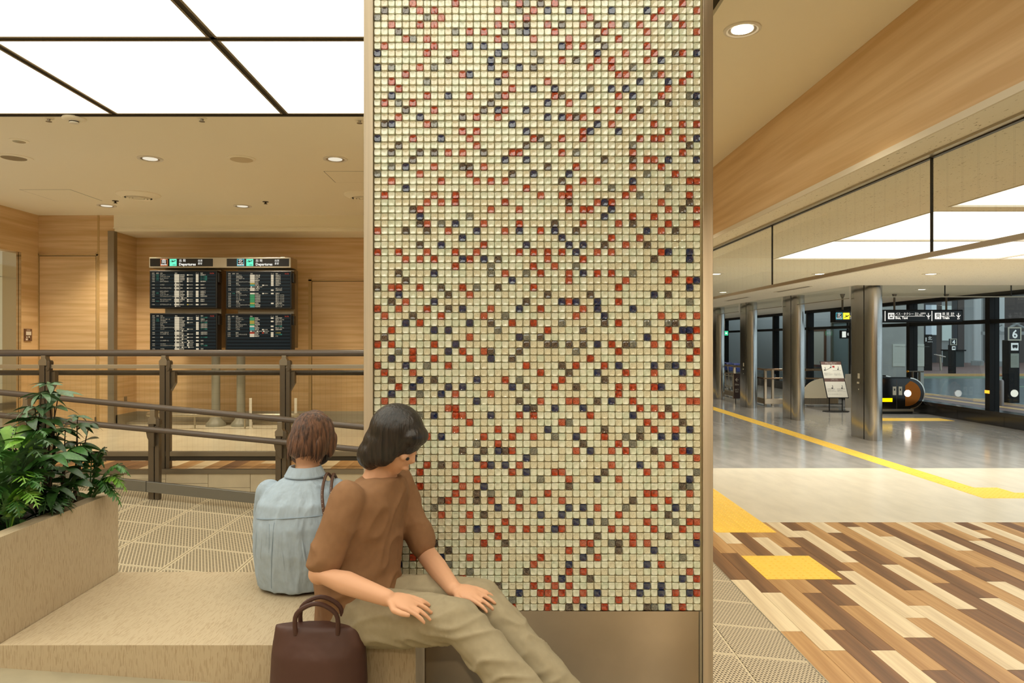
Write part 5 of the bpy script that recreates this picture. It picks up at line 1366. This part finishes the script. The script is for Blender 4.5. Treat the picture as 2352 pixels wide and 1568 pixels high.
for sx in (-1, 1):
    sh = Vector((bx_+sx*.145, by_+.01, 1.235)); el = Vector((bx_+sx*.20, by_+.12, 1.01)); wr_ = Vector((bx_+sx*.06, by_+.31, 1.03))
    limb(body, [sh, (sh+el)/2, el, (el+wr_)/2, wr_], [.047,.042,.036,.034,.025]); armsW.append((sh, el, wr_))
    hand(body, wr_, Vector((-sx*.25,.5,.25)), Vector((0,-.4,.9)), .6, .92)
    hp = Vector((bx_+sx*.09, by_, zs+.075)); kn = Vector((bx_+sx*.11, by_+.40, zs+.04)); an = Vector((bx_+sx*.10, by_+.44, ramp_z(bx_)+.09))
    limb(body, [hp, (hp+kn)/2, kn, kn.lerp(an,.35), an], [.085,.075,.055,.052,.034])
    limb(body, [an-Vector((0,0,.035)), an+Vector((0,.10,-.06))], [.036,.028])
org_obj('body', body, M['skin'], wm, .0055, 5)
M['shirt'] = cloth('pale_blue_cotton', (168,184,198), None, (13,13,5), .8)
sh_ = MB()
loft(sh_, [((bx_-.005,by_-.01,zs+.012),.175,.135,(1,0,0),(0,1,0)), ((bx_-.008,by_-.02,zs+.07),.185,.14,(1,0,0),(0,1,0)), ((bx_-.005,by_-.05,zs+.18),.19,.135,(1,0,0),(0,1,0)), ((bx_-.0,by_-.06,zs+.29),.187,.13,(1,0,0),(0,1,0)), ((bx_,by_-.05,zs+.38),.175,.12,(1,0,0),(0,1,0)), ((bx_+.004,by_-.03,zs+.43),.15,.10,(1,0,0),(0,1,0)), ((bx_+.008,by_-.015,zs+.465),.10,.08,(1,0,0),(0,1,0)), ((bx_+.012,by_,zs+.487),.068,.066,(1,0,0),(0,1,0))])
for (sh, el, wr_) in armsW:
    limb(sh_, [sh+Vector((0,0,.0)), sh.lerp(el,.5), el+Vector((0,-.0,.0)), el.lerp(wr_,.35)], [.058,.060,.057,.050])
shirt = org_obj('shirt', sh_, M['shirt'], wm, .0065, 5, folds=(.0055, 13, 13, 3.5))
# folds, yoke seam, box pleat and collar
fo = MB()
def back_pt(x, z, off=.0):
    """point on the back of the shirt"""
    prof = [(zs+.012,.175,.135,-.01),(zs+.07,.185,.14,-.02),(zs+.18,.19,.135,-.05),(zs+.29,.187,.13,-.06),(zs+.38,.175,.12,-.05),(zs+.43,.15,.10,-.03),(zs+.465,.10,.08,-.015),(zs+.49,.068,.066,0)]
    z = max(prof[0][0], min(prof[-1][0], z))
    for i in range(len(prof)-1):
        if prof[i][0] <= z <= prof[i+1][0]:
            t_ = (z-prof[i][0])/(prof[i+1][0]-prof[i][0]); a_, b_, y_ = [prof[i][k]*(1-t_)+prof[i+1][k]*t_ for k in (1,2,3)]
    u = max(-.96, min(.96, (x-bx_)/a_)); return Vector((x, by_+y_-b_*math.sqrt(1-u*u)-off, z))
M['seam'] = mat('shirt_seam_shadow', (138,156,172), rough=.9)
yk = [back_pt(bx_-.155+.31*i/14, zs+.325+.018*(i/14)+.006*math.sin(i/14*3.14), .0015) for i in range(15)]
obj('yoke_seam', MB().tube(yk, .0022, 6), M['seam'], shirt, smooth=True)
pl0 = [back_pt(bx_-.062-.002*i, zs+.322-.022*i, .0015) for i in range(14)]
obj('pleat_seam', MB().tube(pl0, .0020, 6), M['seam'], shirt, smooth=True)
obj('pleat', MB().tube([back_pt(bx_-.088, zs+.315-.02*i, -.001) for i in range(7)], [.0035,.006,.006,.006,.005,.004,.002], 6), M['shirt'], shirt, smooth=True)
for i, (x0_, z0_, x1_, z1_, r_) in enumerate(((-.15,.30,-.165,.12,.008),(-.12,.29,-.135,.10,.007),(.12,.40,.155,.28,.008),(.14,.36,.165,.24,.008),(.05,.27,.075,.08,.006),(.10,.26,.12,.10,.007),(-.03,.26,-.02,.06,.005))):
    obj('fold', MB().tube([back_pt(bx_+x0_+(x1_-x0_)*k_/8, zs+z0_+(z1_-z0_)*k_/8, -.003) for k_ in range(9)], [.001]+[r_*math.sin(math.pi*(k_+.5)/8) if k_ < 7.6 else .001 for k_ in range(1,8)]+[.001], 8), M['shirt'], shirt, smooth=True)
col = MB(); n_ = 18
ring = lambda a, r_, z_: Vector((bx_+.014+math.cos(a)*r_*1.02, by_+.005+math.sin(a)*r_*1.0, z_))
pts_o = []
for i in range(n_+1):
    a = math.radians(150)+math.radians(240)*i/n_     # opens towards the front
    pts_o.append(a)
for i in range(n_):
    a0, a1 = pts_o[i], pts_o[i+1]
    for (r0, z0_, r1, z1_) in ((.062, 1.330, .060, 1.350), (.060, 1.350, .067, 1.350), (.067, 1.350, .088, 1.308), (.088,1.312,.083,1.310),(.083,1.310,.062,1.338)):
        o_ = len(col.v); tl = .012*math.cos(a0); tl1 = .012*math.cos(a1)
        col.v += [tuple(ring(a0,r0,z0_)), tuple(ring(a1,r0,z0_)), tuple(ring(a1,r1,z1_)), tuple(ring(a0,r1,z1_))]; col.face((o_,o_+1,o_+2,o_+3))
obj('collar', col, M['shirt'], shirt, smooth=True)
# trousers and shoes
tr = MB()
loft(tr, [((bx_,by_,zs+.006),.165,.135,(1,0,0),(0,1,0)), ((bx_,by_,zs+.09),.16,.13,(1,0,0),(0,1,0))])
for sx in (-1, 1):
    hp = Vector((bx_+sx*.09, by_, zs+.09)); kn = Vector((bx_+sx*.11, by_+.40, zs+.045)); an = Vector((bx_+sx*.10, by_+.44, ramp_z(bx_)+.12))
    limb(tr, [hp, (hp+kn)/2, kn, kn.lerp(an,.4), an], [.088,.08,.063,.060,.050])
org_obj('trousers', tr, mat('dark_brown_trousers', (58,44,38), rough=.85), wm, .01, 4)
for sx in (-1, 1):
    an = Vector((bx_+sx*.10, by_+.45, ramp_z(bx_-.0)+.045))
    s__ = MB(); s__.ell(an, (.042,.06,.045)); s__.ell(an+Vector((0,.10,-.012)), (.042,.075,.032))
    org_obj('shoe', s__, mat('brown_shoe', (70,46,34), rough=.5), wm, .008, 3)
# hair: bob with fringe of strands
M['hairb'] = hair_mat('brown_hair', (112,78,58), (56,38,30))
hf = lambda x, y, z: hc_+Rw @ Vector((x, y, z))
hr_ = MB()
hr_.ell(hf(0,-.012,.034), (.090,.102,.098), 22, 16, R=Rw)
hr_.ell(hf(-.012,-.040,-.018), (.083,.066,.082), 20, 14, R=Rw)
hr_.ell(hf(-.060,.005,-.030), (.033,.062,.082), 14, 12, R=Rw)
hr_.ell(hf(.066,-.022,-.018), (.026,.050,.072), 14, 12, R=Rw)
hr_.ell(hf(.076,.045,-.006), (.016,.026,.060), 12, 10, R=Rw)
hair = org_obj('hair', hr_, M['hairb'], wm, .0065, 4)
strand = MB(); srn = random.Random(3)
for i in range(230):
    a = math.radians(srn.uniform(150, 395)); tip_z = -.085+srn.uniform(-.022,.008)
    if math.sin(a) > .1 and math.cos(a) > 0: tip_z = -.055
    pp_ = []
    for k_ in range(8):
        t_ = k_/7; z_ = .135*(1-t_)**1.0+tip_z*t_ if True else 0
        zz = .132-(.132-tip_z)*t_
        rr = 1.012*math.sqrt(max(.02, 1-max(-1, min(1, (zz-.034)/.101))**2)) if zz > .034 else 1.012*(1-.10*((.034-zz)/.12)**2)
        pp_.append(hf(math.cos(a)*.0875*rr*(1.0), -.014+math.sin(a)*.099*rr, zz))
    strand.tube(pp_, [.0008,.0018,.0022,.0024,.0024,.0022,.0018,.0006], 4, sq=.6)
obj('hair_strand', strand, M['hairb'], hair, smooth=True, kind='stuff')
mask = MB()
mk = [hf(.0775,-.002,.020), hf(.081,.006,.004), hf(.080,.010,-.020), hf(.073,.018,-.050), hf(.064,.040,-.075)]
obj('mask_strap', MB().tube(mk, .0034, 8), M['black'], wm, smooth=True)
me_ = MB(); me_.ell(hf(0,.060,-.055), (.056,.044,.044), 16, 10, R=Rw); org_obj('face_mask', me_, mat('dark_mask', (60,60,62), rough=.8), wm, .006, 3)
obj('glasses_temple', MB().tube([hf(.078,.004,.016), hf(.074,.07,.012)], .0022, 6), M['black'], wm, smooth=True)
# chain strap bag
bag = thing('shoulder_bag', 'small brown bag with studded twin strap on the seated shoulder', 'bag', (-.68, 2.96, zs+.1))
M['bagbr'] = mat('brown_leather', (82,52,36), rough=.45)
s1 = [(bx_+.125, by_+.05, 1.28), (bx_+.118, by_-.03, 1.322), (bx_+.122, by_-.125, 1.27), (bx_+.140, by_-.170, 1.19), (bx_+.165, by_-.178, 1.10), (bx_+.19, by_-.16, 1.03)]
s2 = [(x+.016+.010*i, y+.006, z-.004*i) for i, (x, y, z) in enumerate(s1)]
def smooth_path(p_, k_=5):
    out = []
    P_ = [Vector(q_) for q_ in p_]; P_ = [P_[0]]+P_+[P_[-1]]
    for i in range(1, len(P_)-2):
        for j in range(k_):
            t_ = j/k_; a_, b_, c_, d_ = P_[i-1:i+3]
            out.append(.5*((2*b_)+(c_-a_)*t_+(2*a_-5*b_+4*c_-d_)*t_*t_+(3*b_-a_-3*c_+d_)*t_**3))
    out.append(P_[-1]); return out
for s_ in (s1, s2):
    ps = smooth_path(s_); so = obj('strap', MB().tube(ps, .0065, 8), M['bagbr'], bag, smooth=True)
    stt = MB()
    for q_ in ps[4:]: stt.ell(q_+Vector((0,-.0065,0)), (.0022,.0018,.0022), 6, 5)
    obj('stud', stt, M['chrome'], so, kind='stuff')
bgm = MB(); bgm.box(-.715, -.60, 2.82, 2.93, zs+.05, zs+.20); obj('pouch', bgm, M['bagbr'], bag, bevel=.02)
obj('flap', MB().box(-.717, -.598, 2.812, 2.85, zs+.12, zs+.205), M['bagbr'], bag, bevel=.012)
# phone held by the seated person
ph = thing('phone', 'smartphone held in front by the seated person', 'phone', (bx_, by_+.42, 1.11))
obj('case', MB().hexa([(bx_-.035,by_+.40,1.05),(bx_+.035,by_+.40,1.05),(bx_+.035,by_+.41,1.045),(bx_-.035,by_+.41,1.045),(bx_-.035,by_+.45,1.18),(bx_+.035,by_+.45,1.18),(bx_+.035,by_+.46,1.175),(bx_-.035,by_+.46,1.175)]), M['black'], ph, bevel=.003)

# ---- second person, tan top, perched at the end of the bench in front of the pillar
sp = thing('person', 'dark haired person in tan brown top hunched at the bench end before the pillar', 'person', (-.50, 2.50, zs))
fx, fy = .93, -.36      # facing direction
fwd = Vector((fx, fy, 0)).normalized(); sd = Vector((-fwd.y, fwd.x, 0))  # left side of the body
pv = Vector((-.51, 2.52, zs+.10)); up_ = Vector((0,0,1))
spn = [pv, pv+up_*.14-fwd*.015, pv+up_*.28+fwd*.01, pv+up_*.40+fwd*.05, pv+up_*.48+fwd*.09]
hc2 = spn[-1]+up_*.135+fwd*.055
Rf = Matrix((-sd, fwd, up_)).transposed(); Rf = Rf @ Matrix.Rotation(math.radians(-34), 3, 'X')
b2 = MB(); head_geo(b2, hc2, Rf, 1.0)
limb(b2, [spn[3], spn[4]+up_*.03, tuple(hc2+Rf @ Vector((0,-.03,-.06)))], [.075,.056,.054])
loft(b2, [(spn[0],.15,.11,sd,fwd),(spn[1],.14,.105,sd,fwd),(spn[2],.155,.11,sd,fwd),(spn[3],.16,.095,sd,fwd),(spn[4],.08,.06,sd,fwd)])
arms2 = []
for sx in (-1, 1):
    sh = spn[3]+sd*sx*.165+up_*.03
    if sx < 0: el = Vector((-.60, 2.29, 1.13)); wr_ = Vector((-.36, 2.19, 1.085))
    else: el = sh+Vector((.12,-.02,-.27)); wr_ = Vector((-.16, 2.34, 1.06))
    limb(b2, [sh, sh.lerp(el,.5), el, el.lerp(wr_,.4), wr_], [.052,.046,.039,.038,.027]); arms2.append((sh, el, wr_))
    hand(b2, wr_, Vector((.85,-.12,-.16)) if sx < 0 else Vector((.75,-.25,-.1)), Vector((-.05,.25,-.95)), .28, 1.0)
    hp = pv+sd*sx*.09; kn = Vector((-.10, 2.30, 1.0))+sd*sx*.09; an = Vector((.20, 2.14, lz(.2)+.10))+sd*sx*.08
    limb(b2, [hp, hp.lerp(kn,.5), kn, kn.lerp(an,.4), an], [.09,.08,.058,.055,.036])
    limb(b2, [an-up_*.03, an+fwd*.13-up_*.065], [.038,.028])
org_obj('body', b2, M['skin'], sp, .0048, 5)
M['tan'] = cloth('tan_brown_knit', (142,106,76), None, (7,7,5), .5)
t2 = MB()
loft(t2, [(pv-up_*.07,.185,.15,sd,fwd),(pv+up_*.03,.185,.15,sd,fwd),(spn[1],.18,.145,sd,fwd),(spn[2]-fwd*.01,.19,.14,sd,fwd),(spn[3]-fwd*.01,.185,.12,sd,fwd),(spn[3]+up_*.05+fwd*.02,.14,.09,sd,fwd),(spn[4]+up_*.005,.075,.07,sd,fwd)])
for (sh, el, wr_) in arms2: limb(t2, [sh, sh.lerp(el,.45), sh.lerp(el,.85)], [.066,.060,.056])
org_obj('top', t2, M['tan'], sp, .007, 6, folds=(.009, 8, 8, 7))
M['taupe'] = cloth('beige_grey_trousers_cloth', (158,146,120), None, (7,7,5), .5)
tp_ = MB()
for sx in (-1, 1):
    hp = pv+sd*sx*.085+up_*.0; kn = Vector((-.10, 2.30, 1.0))+sd*sx*.09; an = Vector((.20, 2.14, lz(.2)+.13))+sd*sx*.08
    limb(tp_, [hp, hp.lerp(kn,.5), kn, kn.lerp(an,.4), an], [.098,.092,.074,.070,.058])
org_obj('trousers', tp_, M['taupe'], sp, .007, 5, folds=(.009, 6, 12, 12))
for sx in (-1, 1):
    an = Vector((.20, 2.14, lz(.2)+.052))+sd*sx*.08
    s__ = MB(); s__.ell(an, (.045,.045,.048)); s__.ell(an+fwd*.10-up_*.014, (.07,.05,.034))
    org_obj('shoe', s__, mat('dark_shoe', (44,36,32), rough=.5), sp, .008, 3)
M['hairk'] = hair_mat('black_hair', (40,32,28), (16,13,12))
h2 = MB(); g2 = lambda x, y, z: hc2+Rf @ Vector((x, y, z))
h2.ell(g2(0,-.016,.030), (.090,.104,.102), 20, 14, R=Rf); h2.ell(g2(0,-.045,-.03), (.078,.064,.085), 18, 12, R=Rf)
h2.ell(g2(0,-.055,-.085), (.066,.050,.070), 18, 12, R=Rf); h2.ell(g2(.045,-.03,-.075), (.040,.050,.060), 14, 10, R=Rf); h2.ell(g2(-.045,-.03,-.075), (.040,.050,.060), 14, 10, R=Rf); h2.ell(g2(.066,.0,-.018), (.026,.060,.075), 14, 10, R=Rf); h2.ell(g2(-.066,.0,-.018), (.026,.060,.075), 14, 10, R=Rf); h2.ell(g2(0,.055,.062), (.070,.040,.038), 14, 10, R=Rf)
hk = org_obj('hair', h2, M['hairk'], sp, .007, 4)
for sx in (-1, 1):
    ey = MB(); ey.ell(g2(sx*.030,.084,-.010), (.011,.006,.006), 10, 6, R=Rf); obj('eye', ey, M['black'], sp, smooth=True)
# dark brown bag by the second person
dk = thing('tote_bag', 'dark maroon brown bag standing against the bench front by the hunched person', 'bag', (-.60, 2.32, lz(-.6)))
M['maroon'] = mat('maroon_leather', (74,44,34), rough=.55, bump=((6,6,6), .5, .02))
zf = lz(-.5)+.0
bgp = MB(); x0, x1, y0, y1 = -.74, -.42, 2.24, 2.40
loft(bgp, [((-.61,2.32,lz(-.72)+.012),.155,.075,(1,0,0),(0,1,0)),((-.61,2.32,zf+.10),.165,.085,(1,0,0),(0,1,0)),((-.61,2.32,zf+.2),.16,.07,(1,0,0),(0,1,0)),((-.61,2.325,zf+.29),.15,.035,(1,0,0),(0,1,0))])
org_obj('bag_body', bgp, M['maroon'], dk, .009, 4)
for y_ in (2.29, 2.35):
    obj('handle', MB().tube(smooth_path([(-.68,y_,zf+.27),(-.675,y_-.004,zf+.34),(-.61,y_-.006,zf+.375),(-.545,y_-.004,zf+.34),(-.54,y_,zf+.27)]), .008, 8), M['maroon'], dk, smooth=True)

# ================================================================== OUTSIDE
M['asph'] = mat('wet_asphalt', (104,116,118), rough=.22, spec=.6, noise=((1.5,.6,1), .25, 6))
M['pave'] = mat('red_brown_paving', (120,92,84), rough=.5, noise=((9,9,9), .2, 4))
M['greenp'] = mat('green_road_paint', (92,120,92), rough=.35)
M['conc'] = mat('grey_concrete', (176,178,172), rough=.7, noise=((2,2,2), .1, 4))
M['yline'] = mat('worn_yellow_line', (214,170,110), rough=.5)
struct('road', MB().box(15.3, 75, 8, 39.6, -.2, -.12).box(XWIN+.3,14.6,26,39.6,-.2,-.12), M['asph'], 'wet grey bus lane outside the window wall', 'road')
struct('pavement', MB().box(XWIN+.31, 15.3, 6, 24, -.2, .0), M['pave'], 'red brown pavement just outside the window wall', 'pavement')
struct('pavement', MB().box(10, 75, 39.6, 62, -.2, .0), M['pave'], 'red brown pavement on the far side of the bus lane', 'pavement')
struct('trim_11', MB().box(15.3, 15.42, 8, 39.6, -.2, .005).box(15.0,15.12,8,24,0,.004).box(14.2,14.5,8,24,0,.004).box(12.6,12.9,8,24,0,.004).box(XWIN+2,75,39.45,39.6,-.2,.008), M['yline'], 'worn yellow kerb and guide lines outside', 'kerb')
struct('trim_12', MB().prism([(22,30),(60,28),(60,36),(30,35)], -.12, -.115, 'z').prism([(18,37),(46,36.6),(46,39),(20,39)], -.12, -.116,'z'), M['greenp'], 'green painted patches on the bus lane', 'road marking')
struct('wall_annex', MB().box(12.3, 14.7, 24, 24.25, 0, 6), M['conc'], 'pale grey outside wall panel with two notice sheets', 'wall')
for (a, b_, lb) in ((2050, 2078, 'white notice sheet on the grey outside wall, mullion side'), (2093, 2122, 'white notice sheet on the grey outside wall, by its free edge')):
    xa_, xb_ = (a-CX)*24/F, (b_-CX)*24/F; z1_, z0_ = H-(790-CY)*24/F, H-(841-CY)*24/F
    nt_ = thing('notice_sheet', lb, 'notice', ((xa_+xb_)/2, 23.99, z0_))
    sh0 = obj('sheet', MB().box(xa_, xb_, 23.975, 24.0, z0_, z1_), mat('pale_paper', (214,218,206), rough=.6), nt_)  # one even pale paper tone
    text('\n'.join(['ご利用案内 Bus Information']+['------ ---- ------ ---']*11), (xa_+.03, 23.97, z1_-.36), .05, M['inkg'], sh0)
struct('wall_outside', MB().box(13.2, 13.4, 24.25, 36, 0, 6).box(11.4,13.2,35.5,36,0,6), mat('pale_grey_cladding', (190,193,192), rough=.6), 'pale grey outside wall behind the escalator windows', 'wall')
ent = thing('door_3', 'glass service door with small signs in the grey outside wall', 'door', (13.2, 27, 0), kind='structure')
obj('door_frame', MB().box(13.12,13.2,26.0,26.08,0,2.6).box(13.12,13.2,27.4,27.48,0,2.6).box(13.12,13.2,26.0,27.48,2.6,2.7), M['alu'], ent)
obj('glass_pane', MB().box(13.15,13.17,26.08,27.4,0,2.6), M['glass_win'], ent)
es_ = thing('elevator_sign', 'black sign with a white elevator symbol above the outside service door', 'sign', (13.05, 26.5, 2.8))
obj('sign_panel', MB().box(12.55,13.2,25.5,25.6,1.98,2.28), M['signblk'], es_)
obj('symbol', MB().box(12.6,12.74,25.49,25.5,2.02,2.24), M['t_white'], es_); text('Elevator', (12.78, 25.485, 2.13), .13, M['t_white'], es_)
obj('hanger', MB().box(12.8,12.86,25.53,25.57,2.28,6), M['blackm'], es_)
dp = thing('wooden_display_case', 'wood framed display case on the outside wall seen through the window', 'display case', (13.15, 28.5, 1.0))
obj('frame', MB().box(13.14,13.2,28.0,28.1,.9,2.3).box(13.14,13.2,29.5,29.6,.9,2.3).box(13.14,13.2,28.0,29.6,2.3,2.4).box(13.14,13.2,28.0,29.6,.8,.9), mat('brown_case', (120,84,60), rough=.5), dp)
obj('backing', MB().box(13.17,13.2,28.1,29.5,.9,2.3), M['poster'], dp)
M['facade'] = [mat('facade_grey_%s' % n_, c, rough=.7) for n_, c in (('pale',(150,154,152)),('mid',(112,114,112)),('dark',(64,66,68)),('brown',(84,76,72)))]
struct('wall_far_building', MB().box(12, 90, 60, 60.4, 0, 12), M['facade'][1], 'far grey terminal building across the bus lane', 'building')
def FX(px, d): return (px-CX)*d/F
fz = lambda py, d: H-(py-CY)*d/F
for i, (pa, pb, m__) in enumerate(((2123,2127,2),(2127,2151,2),(2151,2163,3),(2163,2186,0),(2186,2199,2),(2200,2215,3),(2215,2238,0),(2252,2258,0),(2285,2300,1),(2305,2352,3))):
    obj('wall_panel', MB().box(FX(pa,59.5), FX(pb,59.5), 59.5, 59.95, 0, 9), M['facade'][m__], bpy.data.objects['wall_far_building'])
M['skyglow'] = glow('daylit_pane', (.50,.62,.72), .55)
fw = thing('window_2', 'tall daylit windows of the far terminal building', 'window', (36, 59.4, 4), kind='structure')
obj('glass_pane', MB().box(FX(2127,59.4), FX(2139,59.4), 59.36, 59.45, fz(769,59.4), fz(700,59.4)), M['skyglow'], fw)
obj('glass_pane', MB().box(FX(2139,59.4), FX(2150.5,59.4), 59.36, 59.45, fz(769,59.4), fz(700,59.4)), mat('hazy_pane', (170,184,190), rough=.2, emit=(.3,.36,.38), estr=.7), fw)
obj('glass_pane', MB().box(FX(2164,59.4), FX(2185,59.4), 59.36, 59.45, fz(782,59.4), fz(702,59.4)), mat('hazy_pane2', (170,184,180), rough=.2, emit=(.3,.36,.35), estr=.45), fw)
for (px, d, r_, lb) in ((2245, 53, .25, 'tall white round column outside between the black mullions'), (2297, 51, .27, 'tall white round column outside beside the number 6 post')):
    c_ = thing('round_column', lb, 'column', (FX(px,d), d, 0), group='white columns across the bus lane')
    obj('shaft', MB().lathe([(r_,.35),(r_,7)], 24, (FX(px,d), d, 0)), mat('white_column', (206,210,208), rough=.5), c_, smooth=True)
    obj('base_ring', MB().lathe([(r_*1.7,0),(r_*1.7,.35),(r_,.40)], 24, (FX(px,d), d, 0)), M['facade'][0], c_, smooth=True)
tb = thing('truss_beam', 'white roof truss between the columns across the bus lane', 'beam', (FX(2300,50), 50, 5))
trm = MB(); za_ = fz(765,50)
obj('chord', MB().box(FX(2255,50), FX(2375,50), 49.9, 50.1, za_-.12, za_+.12), M['facade'][0], tb)
for i, (p0, p1) in enumerate((((2275,745),(2300,765)),((2300,745),(2262,765)),((2315,735),(2350,752)),((2350,735),(2320,752)))):
    obj('brace', MB().tube([(FX(p0[0],50),50,fz(p0[1],50)),(FX(p1[0],50),50,fz(p1[1],50))], .1, 8), M['facade'][0], tb)
def bus_post(label, num, px0, px1, pt, pb, d, sub=True):
    x0_, x1_ = FX(px0,d), FX(px1,d); zt_, zb_ = fz(pt,d), 0
    t_ = thing('bus_stop_post', label, 'sign post', ((x0_+x1_)/2, d, 0)); w_ = x1_-x0_
    obj('pillar', MB().box(x0_+w_*.12, x1_-w_*.05, d, d+w_*.7, zb_, zt_-w_*.95), M['blackm'], t_, bevel=.02)
    hd_ = obj('number_panel', MB().box(x0_, x1_, d-.03, d+.12, zt_-w_, zt_), mat('slate_panel', (54,58,62), rough=.4), t_, bevel=.01)
    obj('panel_rim', MB().box(x0_,x1_,d-.04,d-.03,zt_-.04,zt_).box(x0_,x1_,d-.04,d-.03,zt_-w_,zt_-w_+.04).box(x0_,x0_+.04,d-.04,d-.03,zt_-w_+.04,zt_-.04).box(x1_-.04,x1_,d-.04,d-.03,zt_-w_+.04,zt_-.04), M['alu'], hd_)
    text(num, ((x0_+x1_)/2, d-.045, zt_-w_*.55), w_*.85, M['t_dull'], hd_, align='CENTER', bold=w_*.02)
    zc_ = zt_-w_*1.45; cx_ = x0_+w_*.55
    bsq = obj('bus_symbol', MB().box(cx_-w_*.26, cx_+w_*.26, d-.02, d, zc_-w_*.28, zc_+w_*.28), M['t_dull'], t_)
    obj('symbol', MB().box(cx_-w_*.18, cx_+w_*.18, d-.03, d-.02, zc_-w_*.06, zc_+w_*.14).box(cx_-w_*.14,cx_-w_*.06,d-.03,d-.02,zc_-w_*.12,zc_-w_*.06).box(cx_+w_*.06,cx_+w_*.14,d-.03,d-.02,zc_-w_*.12,zc_-w_*.06), M['signblk'], bsq)
    if sub:
        tt = obj('timetable', MB().box(cx_-w_*.30, cx_+w_*.30, d-.02, d, zc_-w_*1.55, zc_-w_*.5), mat('timetable_sheet', (160,164,150), rough=.6), t_)
        text('\n'.join(['---- --- -----']*7), (cx_-w_*.27, d-.025, zc_-w_*1.0), w_*.095, M['inkb'], tt)
        zz = fz(903,d); obj('round_lamp', MB().lathe([(.11,0),(.11,-.02),(0,-.025)], 24, (cx_-w_*.02, d-.0, zz), axis='y'), glow('post_lamp', (1,.95,.8), .9), t_)
    return t_
M['t_dull'] = mat('faint_glow_white', (216,220,218), rough=.5, emit=(.6,.62,.6), estr=.5)  # weak emission put into the white of numbers and symbols
bus_post('tall dark bus stop post with the number 6 outside the window', '6', 2313, 2344, 751, 925, 21)
bus_post('small dark bus stop post with the number 4 across the bus lane', '4', 2182, 2197, 777.5, 852, 40, False)
ns_ = thing('bus_stop_post', 'dark bus stop post with a North symbol beside the grey wall edge', 'sign post', (FX(2133,44), 44, 0))
obj('pillar', MB().box(FX(2124,44), FX(2141,44), 44, 44.3, 0, fz(768,44)), M['blackm'], ns_)
text('1', (FX(2123.5,44), 43.98, fz(780,44)), .34, M['t_dull'], ns_, bold=.01); text('北', (FX(2131,44), 43.98, fz(777,44)), .26, M['t_dull'], ns_, bold=.01); text('NORTH', (FX(2130,44), 43.98, fz(785,44)), .09, M['t_dull'], ns_)
bl = thing('bollard', 'short round steel bollard on the pavement outside the window', 'bollard', (FX(2300,20.2), 20.2, 0))
obj('post', MB().lathe([(.062,0),(.062,.70),(.05,.745),(.02,.765),(0,.77)], 20, (FX(2300,20.2), 20.2, 0)), mat('dull_steel', (150,140,136), rough=.4, metal=.6), bl, smooth=True)
cn = thing('traffic_cone', 'red and white striped traffic cone at the far kerb', 'cone', (FX(2313,39), 39, -.12))
cb_ = MB()
for i in range(5):
    obj('cone_band', MB().lathe([(.17-.028*i,.05+.14*i),(.17-.028*(i+1),.05+.14*(i+1))], 16, (FX(2313,39), 39, -.12)), M['inkr'] if i % 2 == 0 else M['white'], cn, smooth=True)
obj('foot', MB().box(FX(2313,39)-.22, FX(2313,39)+.22, 38.78, 39.22, -.12, -.07), M['inkr'], cn)
lc = thing('information_lectern', 'slanted white information board on a stand across the bus lane', 'lectern', (FX(2158,44), 44, 0))
obj('board', MB().hexa([(FX(2150,44),44,fz(813,44)-.05),(FX(2163,44),43.6,fz(818,44)-.05),(FX(2167,44),44,fz(818,44)-.05),(FX(2154,44),44.4,fz(813,44)-.05),(FX(2150,44),44,fz(813,44)),(FX(2163,44),43.6,fz(818,44)),(FX(2167,44),44,fz(818,44)),(FX(2154,44),44.4,fz(813,44))]), M['white'], lc)
obj('leg', MB().tube([(FX(2161,44),44,0),(FX(2159,44),44,1.0)], .06, 8), M['alu'], lc)
sl_ = thing('bus_shelter', 'dark bus shelter box behind the number 4 post', 'shelter', (FX(2203,50), 50, 0))
obj('body', MB().box(FX(2196,50), FX(2214,50), 50, 51.5, 0, fz(806,50)), mat('dark_green_panel', (52,60,58), rough=.4), sl_); obj('roof', MB().box(FX(2195,50), FX(2215,50), 49.8, 51.7, fz(806,50), fz(803,50)), M['blackm'], sl_)
bpy.data.scenes.remove(TS)
